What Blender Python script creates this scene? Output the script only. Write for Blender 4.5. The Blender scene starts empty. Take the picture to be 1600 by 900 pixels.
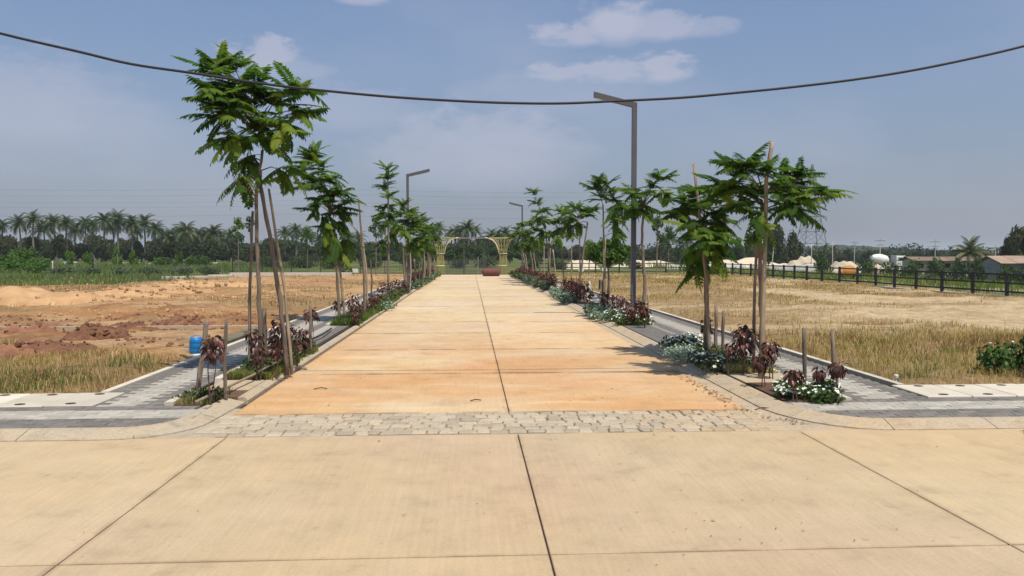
import bpy, math, random
import numpy as np
from mathutils import Vector, Matrix, Euler

random.seed(7)
rng = np.random.default_rng(7)
SC = bpy.context.scene
COL = SC.collection
R = math.radians

# ------------------------------------------------------------------ camera
H = 1.65
F = 1200.0
PITCH = math.atan(53 / F)
YAW = math.atan(65 / F)
cam_data = bpy.data.cameras.new("camera")
cam_data.sensor_width = 36.0
cam_data.lens = 36.0 * F / 1600.0
cam_data.clip_start = 0.05
cam_data.clip_end = 6000
cam = bpy.data.objects.new("camera", cam_data)
cam.location = (0, 0, H)
cam.rotation_euler = (math.pi / 2 - PITCH, 0, -YAW)
COL.objects.link(cam)
SC.camera = cam
CM = Euler(cam.rotation_euler).to_matrix()

# ------------------------------------------------------------------ sun
SUN_EL, SUN_AZ = R(64), R(152)          # azimuth clockwise from +Y (the lane's direction)
sv = Vector((math.cos(SUN_EL) * math.sin(SUN_AZ), math.cos(SUN_EL) * math.cos(SUN_AZ), math.sin(SUN_EL)))
sl = bpy.data.lights.new("sun", 'SUN')
sl.energy = 4.7
sl.angle = R(0.53)
sl.color = (1.0, 0.94, 0.84)
so = bpy.data.objects.new("sun", sl)
so.rotation_euler = sv.to_track_quat('Z', 'Y').to_euler()
so.location = (30, -10, 60)
COL.objects.link(so)

# ------------------------------------------------------------------ world
W = bpy.data.worlds.new("World")
SC.world = W
W.use_nodes = True
wn, wl = W.node_tree.nodes, W.node_tree.links
wn.clear()
w_out = wn.new('ShaderNodeOutputWorld')
w_bg = wn.new('ShaderNodeBackground')
w_bg.inputs['Strength'].default_value = 0.075
sky = wn.new('ShaderNodeTexSky')
sky.sky_type = 'NISHITA'
sky.sun_disc = False
sky.sun_elevation = SUN_EL
sky.sun_rotation = SUN_AZ
sky.air_density = 1.0
sky.dust_density = 1.2
sky.ozone_density = 1.4
wl.new(w_bg.outputs[0], w_out.inputs[0])


def wmath(op, a, b=None, c=None, clamp=False):
    n = wn.new('ShaderNodeMath')
    n.operation = op
    n.use_clamp = clamp
    for i, v in enumerate((a, b, c)):
        if v is None:
            continue
        if isinstance(v, (int, float)):
            n.inputs[i].default_value = v
        else:
            wl.new(v, n.inputs[i])
    return n.outputs[0]


w_tc = wn.new('ShaderNodeTexCoord')
w_sep = wn.new('ShaderNodeSeparateXYZ')
wl.new(w_tc.outputs['Generated'], w_sep.inputs[0])
dx, dy, dz = w_sep.outputs
w_az = wmath('ARCTAN2', dx, dy)
w_el = wmath('ARCSINE', dz)
w_cmb = wn.new('ShaderNodeCombineXYZ')
wl.new(wmath('MULTIPLY', w_az, 1.0), w_cmb.inputs[0])
wl.new(wmath('MULTIPLY', w_el, 2.2), w_cmb.inputs[1])
w_n1 = wn.new('ShaderNodeTexNoise')
w_n1.inputs['Scale'].default_value = 19
w_n1.inputs['Detail'].default_value = 7
w_n1.inputs['Roughness'].default_value = 0.62
wl.new(w_cmb.outputs[0], w_n1.inputs['Vector'])
w_n2 = wn.new('ShaderNodeTexNoise')
w_n2.inputs['Scale'].default_value = 2.6
w_n2.inputs['Detail'].default_value = 4
wl.new(w_cmb.outputs[0], w_n2.inputs['Vector'])


def sky_dir(px, py):
    d = CM @ Vector(((px - 800) / F, -(py - 450) / F, -1))
    d.normalize()
    return math.atan2(d.x, d.y), math.asin(d.z)


# clouds: (centre, half width, half height, strength) around the directions they stand in
CLOUDS = [(905, 52, 95, 22, .80), (965, 34, 70, 38, 1.0), (1030, 38, 80, 28, .75), (1100, 42, 60, 18, .55),
          (950, 112, 150, 22, .7), (1035, 105, 60, 28, .85),
          (405, 84, 60, 28, .8), (445, 105, 70, 22, .35),
          (40, 160, 150, 75, .5), (150, 185, 120, 60, .25), (560, 170, 130, 40, .4), (740, 235, 210, 75, .6),
          (560, -8, 60, 16, .7), (30, 220, 200, 60, .2), (850, 145, 160, 40, .25)]
acc = None
nz = wmath('SUBTRACT', w_n1.outputs['Fac'], 0.5)
for (px, py, rx, ry, st) in CLOUDS:
    rag = 3.6 if ry < 31 else 1.3
    ca, ce = sky_dir(px, py)
    u = wmath('DIVIDE', wmath('SUBTRACT', w_az, ca), rx / F)
    v = wmath('DIVIDE', wmath('SUBTRACT', w_el, ce), ry / F)
    v = wmath('ADD', v, wmath('MULTIPLY', nz, 1.2))
    d = wmath('ADD', wmath('MULTIPLY', u, u), wmath('MULTIPLY', v, v))
    d = wmath('ADD', d, wmath('MULTIPLY', nz, rag))
    m = wmath('POWER', wmath('SUBTRACT', 1.0, d, clamp=True), 1.25)
    m = wmath('MULTIPLY', wmath('SMOOTH_MIN', m, 0.75, 0.3), st * 1.3)
    acc = m if acc is None else wmath('MAXIMUM', acc, m)
# faint high veil over the whole sky
veil = wmath('MULTIPLY', wmath('SUBTRACT', w_n2.outputs['Fac'], 0.42, clamp=True), 0.9)
mask = wmath('ADD', wmath('MULTIPLY', acc, 0.72), veil, clamp=True)
# dusty haze band that thickens towards the horizon, the same all round
hz = wmath('POWER', wmath('SUBTRACT', 1.0, wmath('DIVIDE', wmath('MAXIMUM', w_el, 0.0), 0.62), clamp=True), 1.9)
tint = wn.new('ShaderNodeMixRGB')
tint.blend_type = 'MULTIPLY'
tint.inputs[0].default_value = 1.0
tint.inputs[2].default_value = (1.42, 1.6, 1.78, 1)
wl.new(sky.outputs[0], tint.inputs[1])
mh = wn.new('ShaderNodeMixRGB')
wl.new(wmath('MULTIPLY', hz, 0.96), mh.inputs[0])
wl.new(tint.outputs[0], mh.inputs[1])
HAZE_COL = (3.45, 3.65, 4.6, 1)
mh.inputs[2].default_value = HAZE_COL
mc = wn.new('ShaderNodeMixRGB')
wl.new(mask, mc.inputs[0])
wl.new(mh.outputs[0], mc.inputs[1])
mc.inputs[2].default_value = (7.1, 7.2, 8.7, 1)
wl.new(mc.outputs[0], w_bg.inputs['Color'])

SC.view_settings.view_transform = 'Standard'
SC.view_settings.look = 'None'
SC.view_settings.exposure = 0.0
SC.view_settings.gamma = 1.0
SC.render.engine = 'CYCLES'
SC.cycles.use_denoising = True
SC.cycles.max_bounces = 6
SC.cycles.diffuse_bounces = 3
SC.cycles.transparent_max_bounces = 8
SC.cycles.volume_bounces = 1


# ------------------------------------------------------------------ projection helpers
def ray(px, py):
    return CM @ Vector(((px - 800) / F, -(py - 450) / F, -1))


def G(px, py, h=0.0):
    d = ray(px, py)
    t = (h - H) / d.z
    return Vector((d.x * t, d.y * t, h))


def AT(px, py, Y):
    d = ray(px, py)
    t = Y / d.y
    return Vector((d.x * t, Y, H + d.z * t))


# ------------------------------------------------------------------ noise
def vnoise(x, y, seed=0):
    x = np.asarray(x, float); y = np.asarray(y, float)
    xi = np.floor(x).astype(np.int64); yi = np.floor(y).astype(np.int64)
    xf = x - xi; yf = y - yi
    xf = xf * xf * (3 - 2 * xf); yf = yf * yf * (3 - 2 * yf)

    def h(a, b):
        n = (a * 374761393 + b * 668265263 + seed * 1274126177) & 0x7fffffff
        n = ((n ^ (n >> 13)) * 1274126177) & 0x7fffffff
        return ((n ^ (n >> 16)) & 0xffff) / 65535.0
    return ((h(xi, yi) * (1 - xf) + h(xi + 1, yi) * xf) * (1 - yf)
            + (h(xi, yi + 1) * (1 - xf) + h(xi + 1, yi + 1) * xf) * yf)


def fbm(x, y, seed=0, octv=4):
    s = 0; a = 0.5; t = 0
    for o in range(octv):
        s = s + a * vnoise(np.asarray(x) * 2 ** o, np.asarray(y) * 2 ** o, seed + o * 17)
        t += a; a *= 0.5
    return s / t


def sstep(a, b, x):
    t = np.clip((np.asarray(x, float) - a) / (b - a), 0, 1)
    return t * t * (3 - 2 * t)


def nth(i):
    ones = ['first', 'second', 'third', 'fourth', 'fifth', 'sixth', 'seventh', 'eighth', 'ninth', 'tenth', 'eleventh', 'twelfth', 'thirteenth',
            'fourteenth', 'fifteenth', 'sixteenth', 'seventeenth', 'eighteenth', 'nineteenth']
    tens = {2: 'twenty', 3: 'thirty', 4: 'forty', 5: 'fifty', 6: 'sixty'}
    n_ = i + 1
    if n_ < 20: return ones[n_ - 1]
    a, b_ = divmod(n_, 10)
    return (tens[a][:-1] + 'ieth') if b_ == 0 else tens[a] + '-' + ones[b_ - 1]


# ------------------------------------------------------------------ objects
def empty(name, loc, label=None, cat=None, group=None, kind=None):
    o = bpy.data.objects.new(name, None)
    o.location = loc
    o.empty_display_size = 0.2
    COL.objects.link(o)
    return tag(o, label, cat, group, kind)


def tag(o, label=None, cat=None, group=None, kind=None):
    if label: o['label'] = label
    if cat: o['category'] = cat
    if group: o['group'] = group
    if kind: o['kind'] = kind
    return o


def mesh_np(name, verts, faces, mats, smooth=False, colors=None, mat_idx=None):
    """verts (n,3); faces either list of tuples or (m,k) array"""
    me = bpy.data.meshes.new(name)
    v = np.asarray(verts, dtype=np.float32)
    if isinstance(faces, np.ndarray):
        m, k = faces.shape
        me.vertices.add(len(v)); me.vertices.foreach_set('co', v.ravel())
        me.loops.add(m * k); me.loops.foreach_set('vertex_index', faces.astype(np.int32).ravel())
        me.polygons.add(m)
        me.polygons.foreach_set('loop_start', np.arange(0, m * k, k, dtype=np.int32))
        me.polygons.foreach_set('loop_total', np.full(m, k, dtype=np.int32))
        me.update(calc_edges=True)
    else:
        me.from_pydata([tuple(map(float, p)) for p in v], [], [tuple(f) for f in faces])
        me.update()
    if not isinstance(mats, (list, tuple)): mats = [mats]
    for mm in mats: me.materials.append(mm)
    if mat_idx is not None:
        me.polygons.foreach_set('material_index', np.asarray(mat_idx, dtype=np.int32))
    if smooth:
        me.polygons.foreach_set('use_smooth', np.ones(len(me.polygons), dtype=bool))
    if colors is not None:
        a = me.attributes.new('tone', 'FLOAT_COLOR', 'POINT')
        c = np.ones((len(v), 4), dtype=np.float32); c[:, :3] = colors
        a.data.foreach_set('color', c.ravel())
    return me


def put(name, me, parent=None, loc=(0, 0, 0), rot=None, scale=None, kind=None):
    o = bpy.data.objects.new(name, me)
    COL.objects.link(o)
    if parent is not None: o.parent = parent
    o.location = loc
    if rot is not None: o.rotation_euler = rot
    if scale is not None: o.scale = scale if hasattr(scale, '__len__') else (scale,) * 3
    if kind: o['kind'] = kind
    return o


class MB:
    def __init__(s):
        s.v = []; s.f = []

    def add(s, verts, faces):
        o = len(s.v)
        s.v += [tuple(p) for p in verts]
        s.f += [tuple(i + o for i in f) for f in faces]
        return s

    def box(s, c, d, rz=0.0, taper=1.0):
        x, y, z = d[0] / 2, d[1] / 2, d[2] / 2
        cs, sn = math.cos(rz), math.sin(rz)
        P = []
        for k, zz in enumerate((-z, z)):
            t = 1.0 if k == 0 else taper
            for (a, b) in ((-x, -y), (x, -y), (x, y), (-x, y)):
                a *= t; b *= t
                P.append((c[0] + a * cs - b * sn, c[1] + a * sn + b * cs, c[2] + zz))
        return s.add(P, [(3, 2, 1, 0), (4, 5, 6, 7), (0, 1, 5, 4), (1, 2, 6, 5), (2, 3, 7, 6), (3, 0, 4, 7)])

    def bbox(s, c, d, b=0.01, rz=0.0):
        """box with chamfered top and sides"""
        x, y, z = d[0] / 2, d[1] / 2, d[2] / 2
        rings = [(0, -z), (0, z - b), (b, z)]
        cs, sn = math.cos(rz), math.sin(rz)
        P = []
        for (ins, zz) in rings:
            xx, yy = x - ins, y - ins
            for (a, q) in ((-xx, -yy), (xx, -yy), (xx, yy), (-xx, yy)):
                P.append((c[0] + a * cs - q * sn, c[1] + a * sn + q * cs, c[2] + zz))
        F_ = [(3, 2, 1, 0), (8, 9, 10, 11)]
        for k in range(2):
            for i in range(4):
                j = (i + 1) % 4
                F_.append((k * 4 + i, k * 4 + j, k * 4 + 4 + j, k * 4 + 4 + i))
        return s.add(P, F_)

    def tube(s, pts, rad, n=6, cap=True):
        pts = [Vector(p) for p in pts]
        if not hasattr(rad, '__len__'): rad = [rad] * len(pts)
        P = []; F_ = []
        up = Vector((0.13, 0.21, 0.97))
        for i, p in enumerate(pts):
            t = (pts[min(i + 1, len(pts) - 1)] - pts[max(i - 1, 0)])
            if t.length < 1e-9: t = Vector((0, 0, 1))
            t.normalize()
            a = t.cross(up if abs(t.dot(up)) < 0.95 else Vector((1, 0, 0))).normalized()
            b = t.cross(a).normalized()
            for k in range(n):
                th = 2 * math.pi * k / n
                P.append(p + a * (math.cos(th) * rad[i]) + b * (math.sin(th) * rad[i]))
        for i in range(len(pts) - 1):
            for k in range(n):
                q = (k + 1) % n
                F_.append((i * n + k, i * n + q, i * n + n + q, i * n + n + k))
        if cap:
            F_.append(tuple(range(n - 1, -1, -1)))
            F_.append(tuple((len(pts) - 1) * n + k for k in range(n)))
        return s.add(P, F_)

    def lathe(s, prof, n=20, axis='z', c=(0, 0, 0)):
        P = []; F_ = []
        for (r, z) in prof:
            for k in range(n):
                th = 2 * math.pi * k / n
                a, b = r * math.cos(th), r * math.sin(th)
                if axis == 'z': P.append((c[0] + a, c[1] + b, c[2] + z))
                elif axis == 'x': P.append((c[0] + z, c[1] + a, c[2] + b))
                else: P.append((c[0] + a, c[1] + z, c[2] + b))
        for i in range(len(prof) - 1):
            for k in range(n):
                q = (k + 1) % n
                F_.append((i * n + k, i * n + q, i * n + n + q, i * n + n + k))
        F_.append(tuple(range(n))); F_.append(tuple((len(prof) - 1) * n + k for k in range(n)))
        return s.add(P, F_)

    def mesh(s, name, m, smooth=False):
        return mesh_np(name, s.v, s.f, m, smooth)

    def build(s, name, m, parent=None, smooth=False, kind=None, loc=(0, 0, 0)):
        return put(name, s.mesh(name, m, smooth), parent, loc, kind=kind)


# ------------------------------------------------------------------ materials
MATS = {}


def new_mat(name):
    m = bpy.data.materials.new(name)
    m.use_nodes = True
    nt = m.node_tree
    b = nt.nodes['Principled BSDF']
    b.inputs['Specular IOR Level'].default_value = 0.3
    MATS[name] = m
    return m, nt.nodes, nt.links, b


def ramp(n, l, fac, stops, interp='LINEAR'):
    r = n.new('ShaderNodeValToRGB')
    r.color_ramp.interpolation = interp
    e = r.color_ramp.elements
    while len(e) > 1: e.remove(e[-1])
    for i, (p, c) in enumerate(stops):
        q = e[0] if i == 0 else e.new(p)
        q.position = p
        q.color = (c, c, c, 1) if isinstance(c, (int, float)) else (*c, 1)
    l.new(fac, r.inputs[0])
    return r.outputs[0]


def noise(n, l, vec, scale, detail=5, rough=0.55, dist=0.0):
    t = n.new('ShaderNodeTexNoise')
    t.inputs['Scale'].default_value = scale
    t.inputs['Detail'].default_value = detail
    t.inputs['Roughness'].default_value = rough
    t.inputs['Distortion'].default_value = dist
    if vec is not None: l.new(vec, t.inputs['Vector'])
    return t.outputs['Fac']


def mix(n, l, mode, fac, a, b):
    m = n.new('ShaderNodeMixRGB')
    m.blend_type = mode
    for i, v in enumerate((fac, a, b)):
        if isinstance(v, (int, float)): m.inputs[i].default_value = v
        elif isinstance(v, tuple): m.inputs[i].default_value = (*v, 1)
        else: l.new(v, m.inputs[i])
    return m.outputs[0]


def mth(n, l, op, a, b=0.0, clamp=False):
    m = n.new('ShaderNodeMath')
    m.operation = op; m.use_clamp = clamp
    for i, v in enumerate((a, b)):
        if isinstance(v, (int, float)): m.inputs[i].default_value = v
        else: l.new(v, m.inputs[i])
    return m.outputs[0]


def position(n, l, scale=(1, 1, 1)):
    g = n.new('ShaderNodeNewGeometry')
    mp = n.new('ShaderNodeMapping')
    mp.inputs['Scale'].default_value = scale
    l.new(g.outputs['Position'], mp.inputs['Vector'])
    return mp.outputs[0]


def bump(n, l, b, h, strength=0.4, dist=0.02):
    bn = n.new('ShaderNodeBump')
    bn.inputs['Strength'].default_value = strength
    bn.inputs['Distance'].default_value = dist
    l.new(h, bn.inputs['Height'])
    l.new(bn.outputs[0], b.inputs['Normal'])


def simple(name, c1, c2=None, scale=6, rough=0.8, bmp=0.3, metal=0.0, stretch=(1, 1, 1), rnd=0.15, spec=0.3):
    """two-tone noise material with per-object brightness variation"""
    m, n, l, b = new_mat(name)
    c2 = c2 or tuple(x * 0.7 for x in c1)
    tc = n.new('ShaderNodeTexCoord')
    mp = n.new('ShaderNodeMapping'); mp.inputs['Scale'].default_value = stretch
    l.new(tc.outputs['Object'], mp.inputs['Vector'])
    oi = n.new('ShaderNodeObjectInfo')
    ad = n.new('ShaderNodeVectorMath'); ad.operation = 'ADD'
    l.new(mp.outputs[0], ad.inputs[0])
    sc_ = n.new('ShaderNodeVectorMath'); sc_.operation = 'SCALE'
    sc_.inputs[0].default_value = (17, 31, 23)
    l.new(oi.outputs['Random'], sc_.inputs['Scale'])
    l.new(sc_.outputs[0], ad.inputs[1])
    f = noise(n, l, ad.outputs[0], scale, 6, 0.6)
    c = ramp(n, l, f, [(0.32, c2), (0.68, c1)])
    if rnd:
        c = mix(n, l, 'MULTIPLY', 1.0, c, ramp(n, l, oi.outputs['Random'], [(0, 1 - rnd), (1, 1 + rnd)]))
    l.new(c, b.inputs['Base Color'])
    b.inputs['Roughness'].default_value = rough
    b.inputs['Metallic'].default_value = metal
    b.inputs['Specular IOR Level'].default_value = spec
    if bmp:
        bump(n, l, b, noise(n, l, ad.outputs[0], scale * 5, 6, 0.65), bmp, 0.01)
    return m


def leaf(name, stops, trans=0.3, rough=0.5, attr=False, spec=0.35):
    """leaf: colour picked per object (or per vertex), thin translucency"""
    m, n, l, b = new_mat(name)
    if attr:
        a = n.new('ShaderNodeAttribute'); a.attribute_name = 'tone'
        c = a.outputs['Color']
    else:
        oi = n.new('ShaderNodeObjectInfo')
        c = ramp(n, l, oi.outputs['Random'], stops)
    l.new(c, b.inputs['Base Color'])
    b.inputs['Roughness'].default_value = rough
    b.inputs['Specular IOR Level'].default_value = spec
    t = n.new('ShaderNodeBsdfTranslucent')
    l.new(mix(n, l, 'MULTIPLY', 1.0, c, (1.3, 1.5, 0.6)), t.inputs['Color'])
    mx = n.new('ShaderNodeMixShader'); mx.inputs[0].default_value = trans
    l.new(b.outputs[0], mx.inputs[1]); l.new(t.outputs[0], mx.inputs[2])
    l.new(mx.outputs[0], n['Material Output'].inputs['Surface'])
    return m


# concrete of the two roads: buff, dusted with red soil in broad patches
def concrete_mat(name, base, stain, deep, amount, lane):
    m, n, l, b = new_mat(name)
    p = position(n, l)
    oi = n.new('ShaderNodeObjectInfo')
    big = noise(n, l, p, 0.33, 4, 0.55, 0.3)
    c = mix(n, l, 'MIX', mth(n, l, 'MULTIPLY', ramp(n, l, big, [(0.35, 0.0), (0.65, 1.0)]), amount), base, stain)
    if lane:   # tyres and rain have carried red dust over the first slabs
        g = n.new('ShaderNodeNewGeometry'); s = n.new('ShaderNodeSeparateXYZ')
        l.new(g.outputs['Position'], s.inputs[0])
        near = mth(n, l, 'SUBTRACT', 1.0, mth(n, l, 'DIVIDE', mth(n, l, 'SUBTRACT', s.outputs[1], 11.0), 10.0), True)
        pt = noise(n, l, position(n, l, (0.55, 1.0, 1)), 0.7, 5, 0.6, 0.5)
        dpf = mth(n, l, 'MULTIPLY', near, ramp(n, l, pt, [(0.32, 0.1), (0.60, 1.0)]))
        c = mix(n, l, 'MIX', mth(n, l, 'MULTIPLY', dpf, 0.95), c, deep)
        # streaks across the lane, wiped pale in places
        st2 = noise(n, l, position(n, l, (0.5, 3.2, 1)), 0.8, 5, 0.6)
        c = mix(n, l, 'MIX', mth(n, l, 'MULTIPLY', ramp(n, l, st2, [(0.58, 0.0), (0.74, 1.0)]), 0.5), c, tuple(min(1, x * 1.18) for x in base))
        er = mth(n, l, 'ABSOLUTE', mth(n, l, 'SUBTRACT', s.outputs[0], 0.35))
        edge = mth(n, l, 'MULTIPLY', ramp(n, l, mth(n, l, 'DIVIDE', er, 3.0), [(0.72, 0.0), (0.95, 0.7)]),
                   ramp(n, l, noise(n, l, p, 1.1, 5, 0.6), [(0.35, 0), (0.6, 1)]))
        c = mix(n, l, 'MIX', mth(n, l, 'MULTIPLY', edge, 0.55), c, deep)
    else:
        pt = noise(n, l, position(n, l, (0.7, 0.5, 1)), 0.5, 5, 0.6, 0.4)
        c = mix(n, l, 'MIX', mth(n, l, 'MULTIPLY', ramp(n, l, pt, [(0.52, 0.0), (0.72, 1.0)]), 0.5), c, deep)
        gr = noise(n, l, p, 0.42, 4, 0.55)
        c = mix(n, l, 'MIX', mth(n, l, 'MULTIPLY', ramp(n, l, gr, [(0.60, 0.0), (0.72, 1.0)]), 0.35), c, (0.45, 0.39, 0.30))
    # brushed grain, mottling, small dark specks, stains
    mot = noise(n, l, p, 2.3, 6, 0.65)
    c = mix(n, l, 'MULTIPLY', 1.0, c, ramp(n, l, mot, [(0.28, (0.80, 0.79, 0.77)), (0.45, (0.97, 0.97, 0.96)), (0.7, (1.08, 1.07, 1.06))]))
    br = noise(n, l, position(n, l, (36, 1.6, 1)), 1.0, 3, 0.5)
    c = mix(n, l, 'MULTIPLY', 1.0, c, ramp(n, l, br, [(0.3, 0.95), (0.7, 1.04)]))
    fine = noise(n, l, p, 55, 4, 0.7)
    c = mix(n, l, 'MULTIPLY', 1.0, c, ramp(n, l, fine, [(0.3, 0.9), (0.7, 1.07)]))
    hu = noise(n, l, p, 0.27, 3, 0.5)
    c = mix(n, l, 'MULTIPLY', 1.0, c, ramp(n, l, hu, [(0.36, (1.01, 1.01, 0.95)), (0.5, (1, 1, 1)), (0.64, (0.99, 0.965, 1.0))]))
    tcg = n.new('ShaderNodeTexCoord'); sg = n.new('ShaderNodeSeparateXYZ'); l.new(tcg.outputs['Generated'], sg.inputs[0])
    ey = mth(n, l, 'ABSOLUTE', mth(n, l, 'SUBTRACT', sg.outputs[1], 0.5))
    ex = mth(n, l, 'ABSOLUTE', mth(n, l, 'SUBTRACT', sg.outputs[0], 0.5))
    brk = ramp(n, l, noise(n, l, position(n, l, (1.0, 0.25, 1)), 1.6, 5, 0.65), [(0.38, 0.0), (0.58, 1.0)])
    jd = mth(n, l, 'MULTIPLY', ramp(n, l, ey, [(0.472 if lane else 0.4945, 0.0), (0.494 if lane else 0.4990, 1.0)]), brk)
    c = mix(n, l, 'MIX', mth(n, l, 'MULTIPLY', jd, 0.72 if lane else 0.45), c, (0.15, 0.09, 0.05))
    jx = mth(n, l, 'MULTIPLY', ramp(n, l, ex, [(0.485, 0.0), (0.497, 1.0)]), ramp(n, l, noise(n, l, p, 3.5, 4, 0.6), [(0.4, 0), (0.6, 1)]))
    c = mix(n, l, 'MIX', mth(n, l, 'MULTIPLY', jx, 0.35), c, (0.17, 0.11, 0.065))
    sp = noise(n, l, p, 9, 2, 0.5)
    c = mix(n, l, 'MULTIPLY', 1.0, c, ramp(n, l, sp, [(0.68, 1.0), (0.76, 0.84)]))
    c = mix(n, l, 'MULTIPLY', 1.0, c, ramp(n, l, oi.outputs['Random'], [(0, 0.95), (1, 1.05)]))
    l.new(c, b.inputs['Base Color'])
    b.inputs['Roughness'].default_value = 0.78
    b.inputs['Specular IOR Level'].default_value = 0.25
    bump(n, l, b, mth(n, l, 'ADD', fine, mth(n, l, 'MULTIPLY', br, 0.6)), 0.18, 0.006)
    return m


def dusty(name, c1, c2, c3, rnd=0.0):
    m, n, l, b = new_mat(name)
    p = position(n, l)
    c = mix(n, l, 'MIX', ramp(n, l, noise(n, l, p, 1.3, 6, 0.65), [(0.35, 0.0), (0.62, 1.0)]), c1, c2)
    c = mix(n, l, 'MIX', ramp(n, l, noise(n, l, p, 4.5, 7, 0.7, 0.4), [(0.52, 0.0), (0.70, 0.75)]), c, c3)
    c = mix(n, l, 'MULTIPLY', 1.0, c, ramp(n, l, noise(n, l, p, 30, 5, 0.7), [(0.3, 0.82), (0.7, 1.1)]))
    if rnd:
        oi = n.new('ShaderNodeObjectInfo')
        c = mix(n, l, 'MULTIPLY', 1.0, c, ramp(n, l, oi.outputs['Random'], [(0, 1 - rnd), (1, 1 + rnd)]))
    l.new(c, b.inputs['Base Color']); b.inputs['Roughness'].default_value = 0.9; b.inputs['Specular IOR Level'].default_value = 0.15
    bump(n, l, b, mth(n, l, 'ADD', noise(n, l, p, 30, 6, 0.7), noise(n, l, p, 6, 4, 0.6)), 0.5, 0.02)
    return m


M_LANE = concrete_mat('lane_concrete', (0.60, 0.475, 0.305), (0.56, 0.40, 0.225), (0.53, 0.295, 0.130), 0.75, True)
M_ROAD = concrete_mat('road_concrete', (0.475, 0.365, 0.232), (0.475, 0.34, 0.198), (0.455, 0.31, 0.172), 0.8, False)
M_JOINT = simple('joint_dirt', (0.075, 0.05, 0.032), (0.035, 0.025, 0.018), 8, 0.95, 0.2)
M_KERB = dusty('kerb_concrete', (0.42, 0.355, 0.26), (0.47, 0.37, 0.245), (0.25, 0.20, 0.14))
M_KERBS = dusty('sandy_kerb', (0.48, 0.36, 0.22), (0.45, 0.37, 0.27), (0.33, 0.23, 0.13))
M_CREAM = simple('cream_concrete', (0.60, 0.54, 0.43), (0.50, 0.44, 0.34), 2.5, 0.85, 0.2)
M_COBBLE = dusty('granite_cobble', (0.42, 0.355, 0.265), (0.45, 0.365, 0.255), (0.34, 0.29, 0.22), 0.16)
M_COBBLE_SAND = dusty('sanded_cobble', (0.46, 0.36, 0.245), (0.45, 0.345, 0.215), (0.36, 0.27, 0.17), 0.1)
M_SANDJ = simple('joint_sand', (0.44, 0.355, 0.24), (0.29, 0.23, 0.155), 9, 0.95, 0.4)
M_PAVD = simple('dark_paver', (0.20, 0.18, 0.155), (0.135, 0.122, 0.105), 14, 0.85, 0.35, rnd=0.2)
M_PAVL = simple('pale_paver', (0.43, 0.395, 0.325), (0.33, 0.30, 0.25), 14, 0.85, 0.35, rnd=0.14)
M_RUST = simple('rusty_iron', (0.10, 0.05, 0.03), (0.05, 0.03, 0.025), 30, 0.8, 0.3)
M_BAMBOO = simple('weathered_bamboo', (0.36, 0.28, 0.19), (0.20, 0.15, 0.10), 5, 0.75, 0.4, stretch=(4, 4, 0.8), rnd=0.25)
M_STAKE = simple('grey_wood', (0.26, 0.20, 0.15), (0.12, 0.09, 0.07), 6, 0.85, 0.6, stretch=(4, 4, 0.6), rnd=0.25)
M_BARK = simple('young_bark', (0.25, 0.20, 0.14), (0.13, 0.10, 0.07), 7, 0.85, 0.6, stretch=(3, 3, 0.8), rnd=0.2)
M_BARKFAR = simple('grey_bark', (0.20, 0.17, 0.13), (0.11, 0.09, 0.07), 2, 0.9, 0)
M_TWIG = simple('green_twig', (0.10, 0.11, 0.045), (0.08, 0.06, 0.03), 8, 0.7, 0)
M_REDSTEM = simple('shrub_stem', (0.14, 0.08, 0.06), (0.08, 0.05, 0.04), 9, 0.8, 0)
M_LAMP = simple('lamp_grey_paint', (0.105, 0.10, 0.105), (0.09, 0.085, 0.09), 3, 0.5, 0.03, rnd=0.05)
M_LED = simple('led_lens', (0.55, 0.55, 0.5), (0.5, 0.5, 0.46), 20, 0.3, 0)
M_FENCE = simple('black_fence_paint', (0.028, 0.028, 0.03), (0.02, 0.02, 0.022), 6, 0.6, 0.05)
M_FENCEG = simple('grey_fence_wire', (0.06, 0.065, 0.07), (0.045, 0.045, 0.05), 6, 0.6, 0)
M_CABLE = simple('cable_rubber', (0.030, 0.028, 0.034), (0.02, 0.02, 0.022), 20, 0.6, 0.1)
M_WIRE = simple('aluminium_wire', (0.22, 0.22, 0.23), (0.18, 0.18, 0.19), 2, 0.6, 0)
M_GALV = simple('galvanised_steel', (0.20, 0.205, 0.215), (0.14, 0.145, 0.15), 2, 0.6, 0)
M_GATE = simple('gate_gold_paint', (0.44, 0.40, 0.16), (0.33, 0.30, 0.11), 4, 0.55, 0)
M_GATEC = simple('gate_cream_collar', (0.62, 0.57, 0.38), (0.52, 0.47, 0.3), 4, 0.6, 0)
M_ROLLER = simple('rusty_roller', (0.17, 0.06, 0.045), (0.11, 0.04, 0.032), 4, 0.75, 0.3)
M_ROLLER_END = simple('roller_end', (0.10, 0.05, 0.045), (0.07, 0.035, 0.03), 6, 0.8, 0.2)
M_BLUE = simple('blue_plastic', (0.008, 0.20, 0.50), (0.006, 0.15, 0.40), 4, 0.42, 0.05, spec=0.5)
M_WHITE = simple('white_paint', (0.72, 0.71, 0.67), (0.60, 0.59, 0.55), 2, 0.6, 0.05)
M_STONE = simple('grey_stone', (0.27, 0.25, 0.23), (0.15, 0.14, 0.13), 6, 0.9, 0.8)
M_REDSOIL = simple('red_soil', (0.26, 0.125, 0.066), (0.14, 0.062, 0.036), 5, 0.95, 0.8, rnd=0.25)
M_ORSOIL = simple('orange_soil', (0.48, 0.305, 0.155), (0.36, 0.205, 0.095), 2.5, 0.95, 0.7, rnd=0.15)
M_BROWNSOIL = simple('bed_soil', (0.16, 0.085, 0.05), (0.08, 0.045, 0.03), 6, 0.95, 0.8)
M_SANDPILE = simple('pale_sand', (0.56, 0.48, 0.35), (0.46, 0.38, 0.26), 0.7, 0.95, 0.5)
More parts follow.
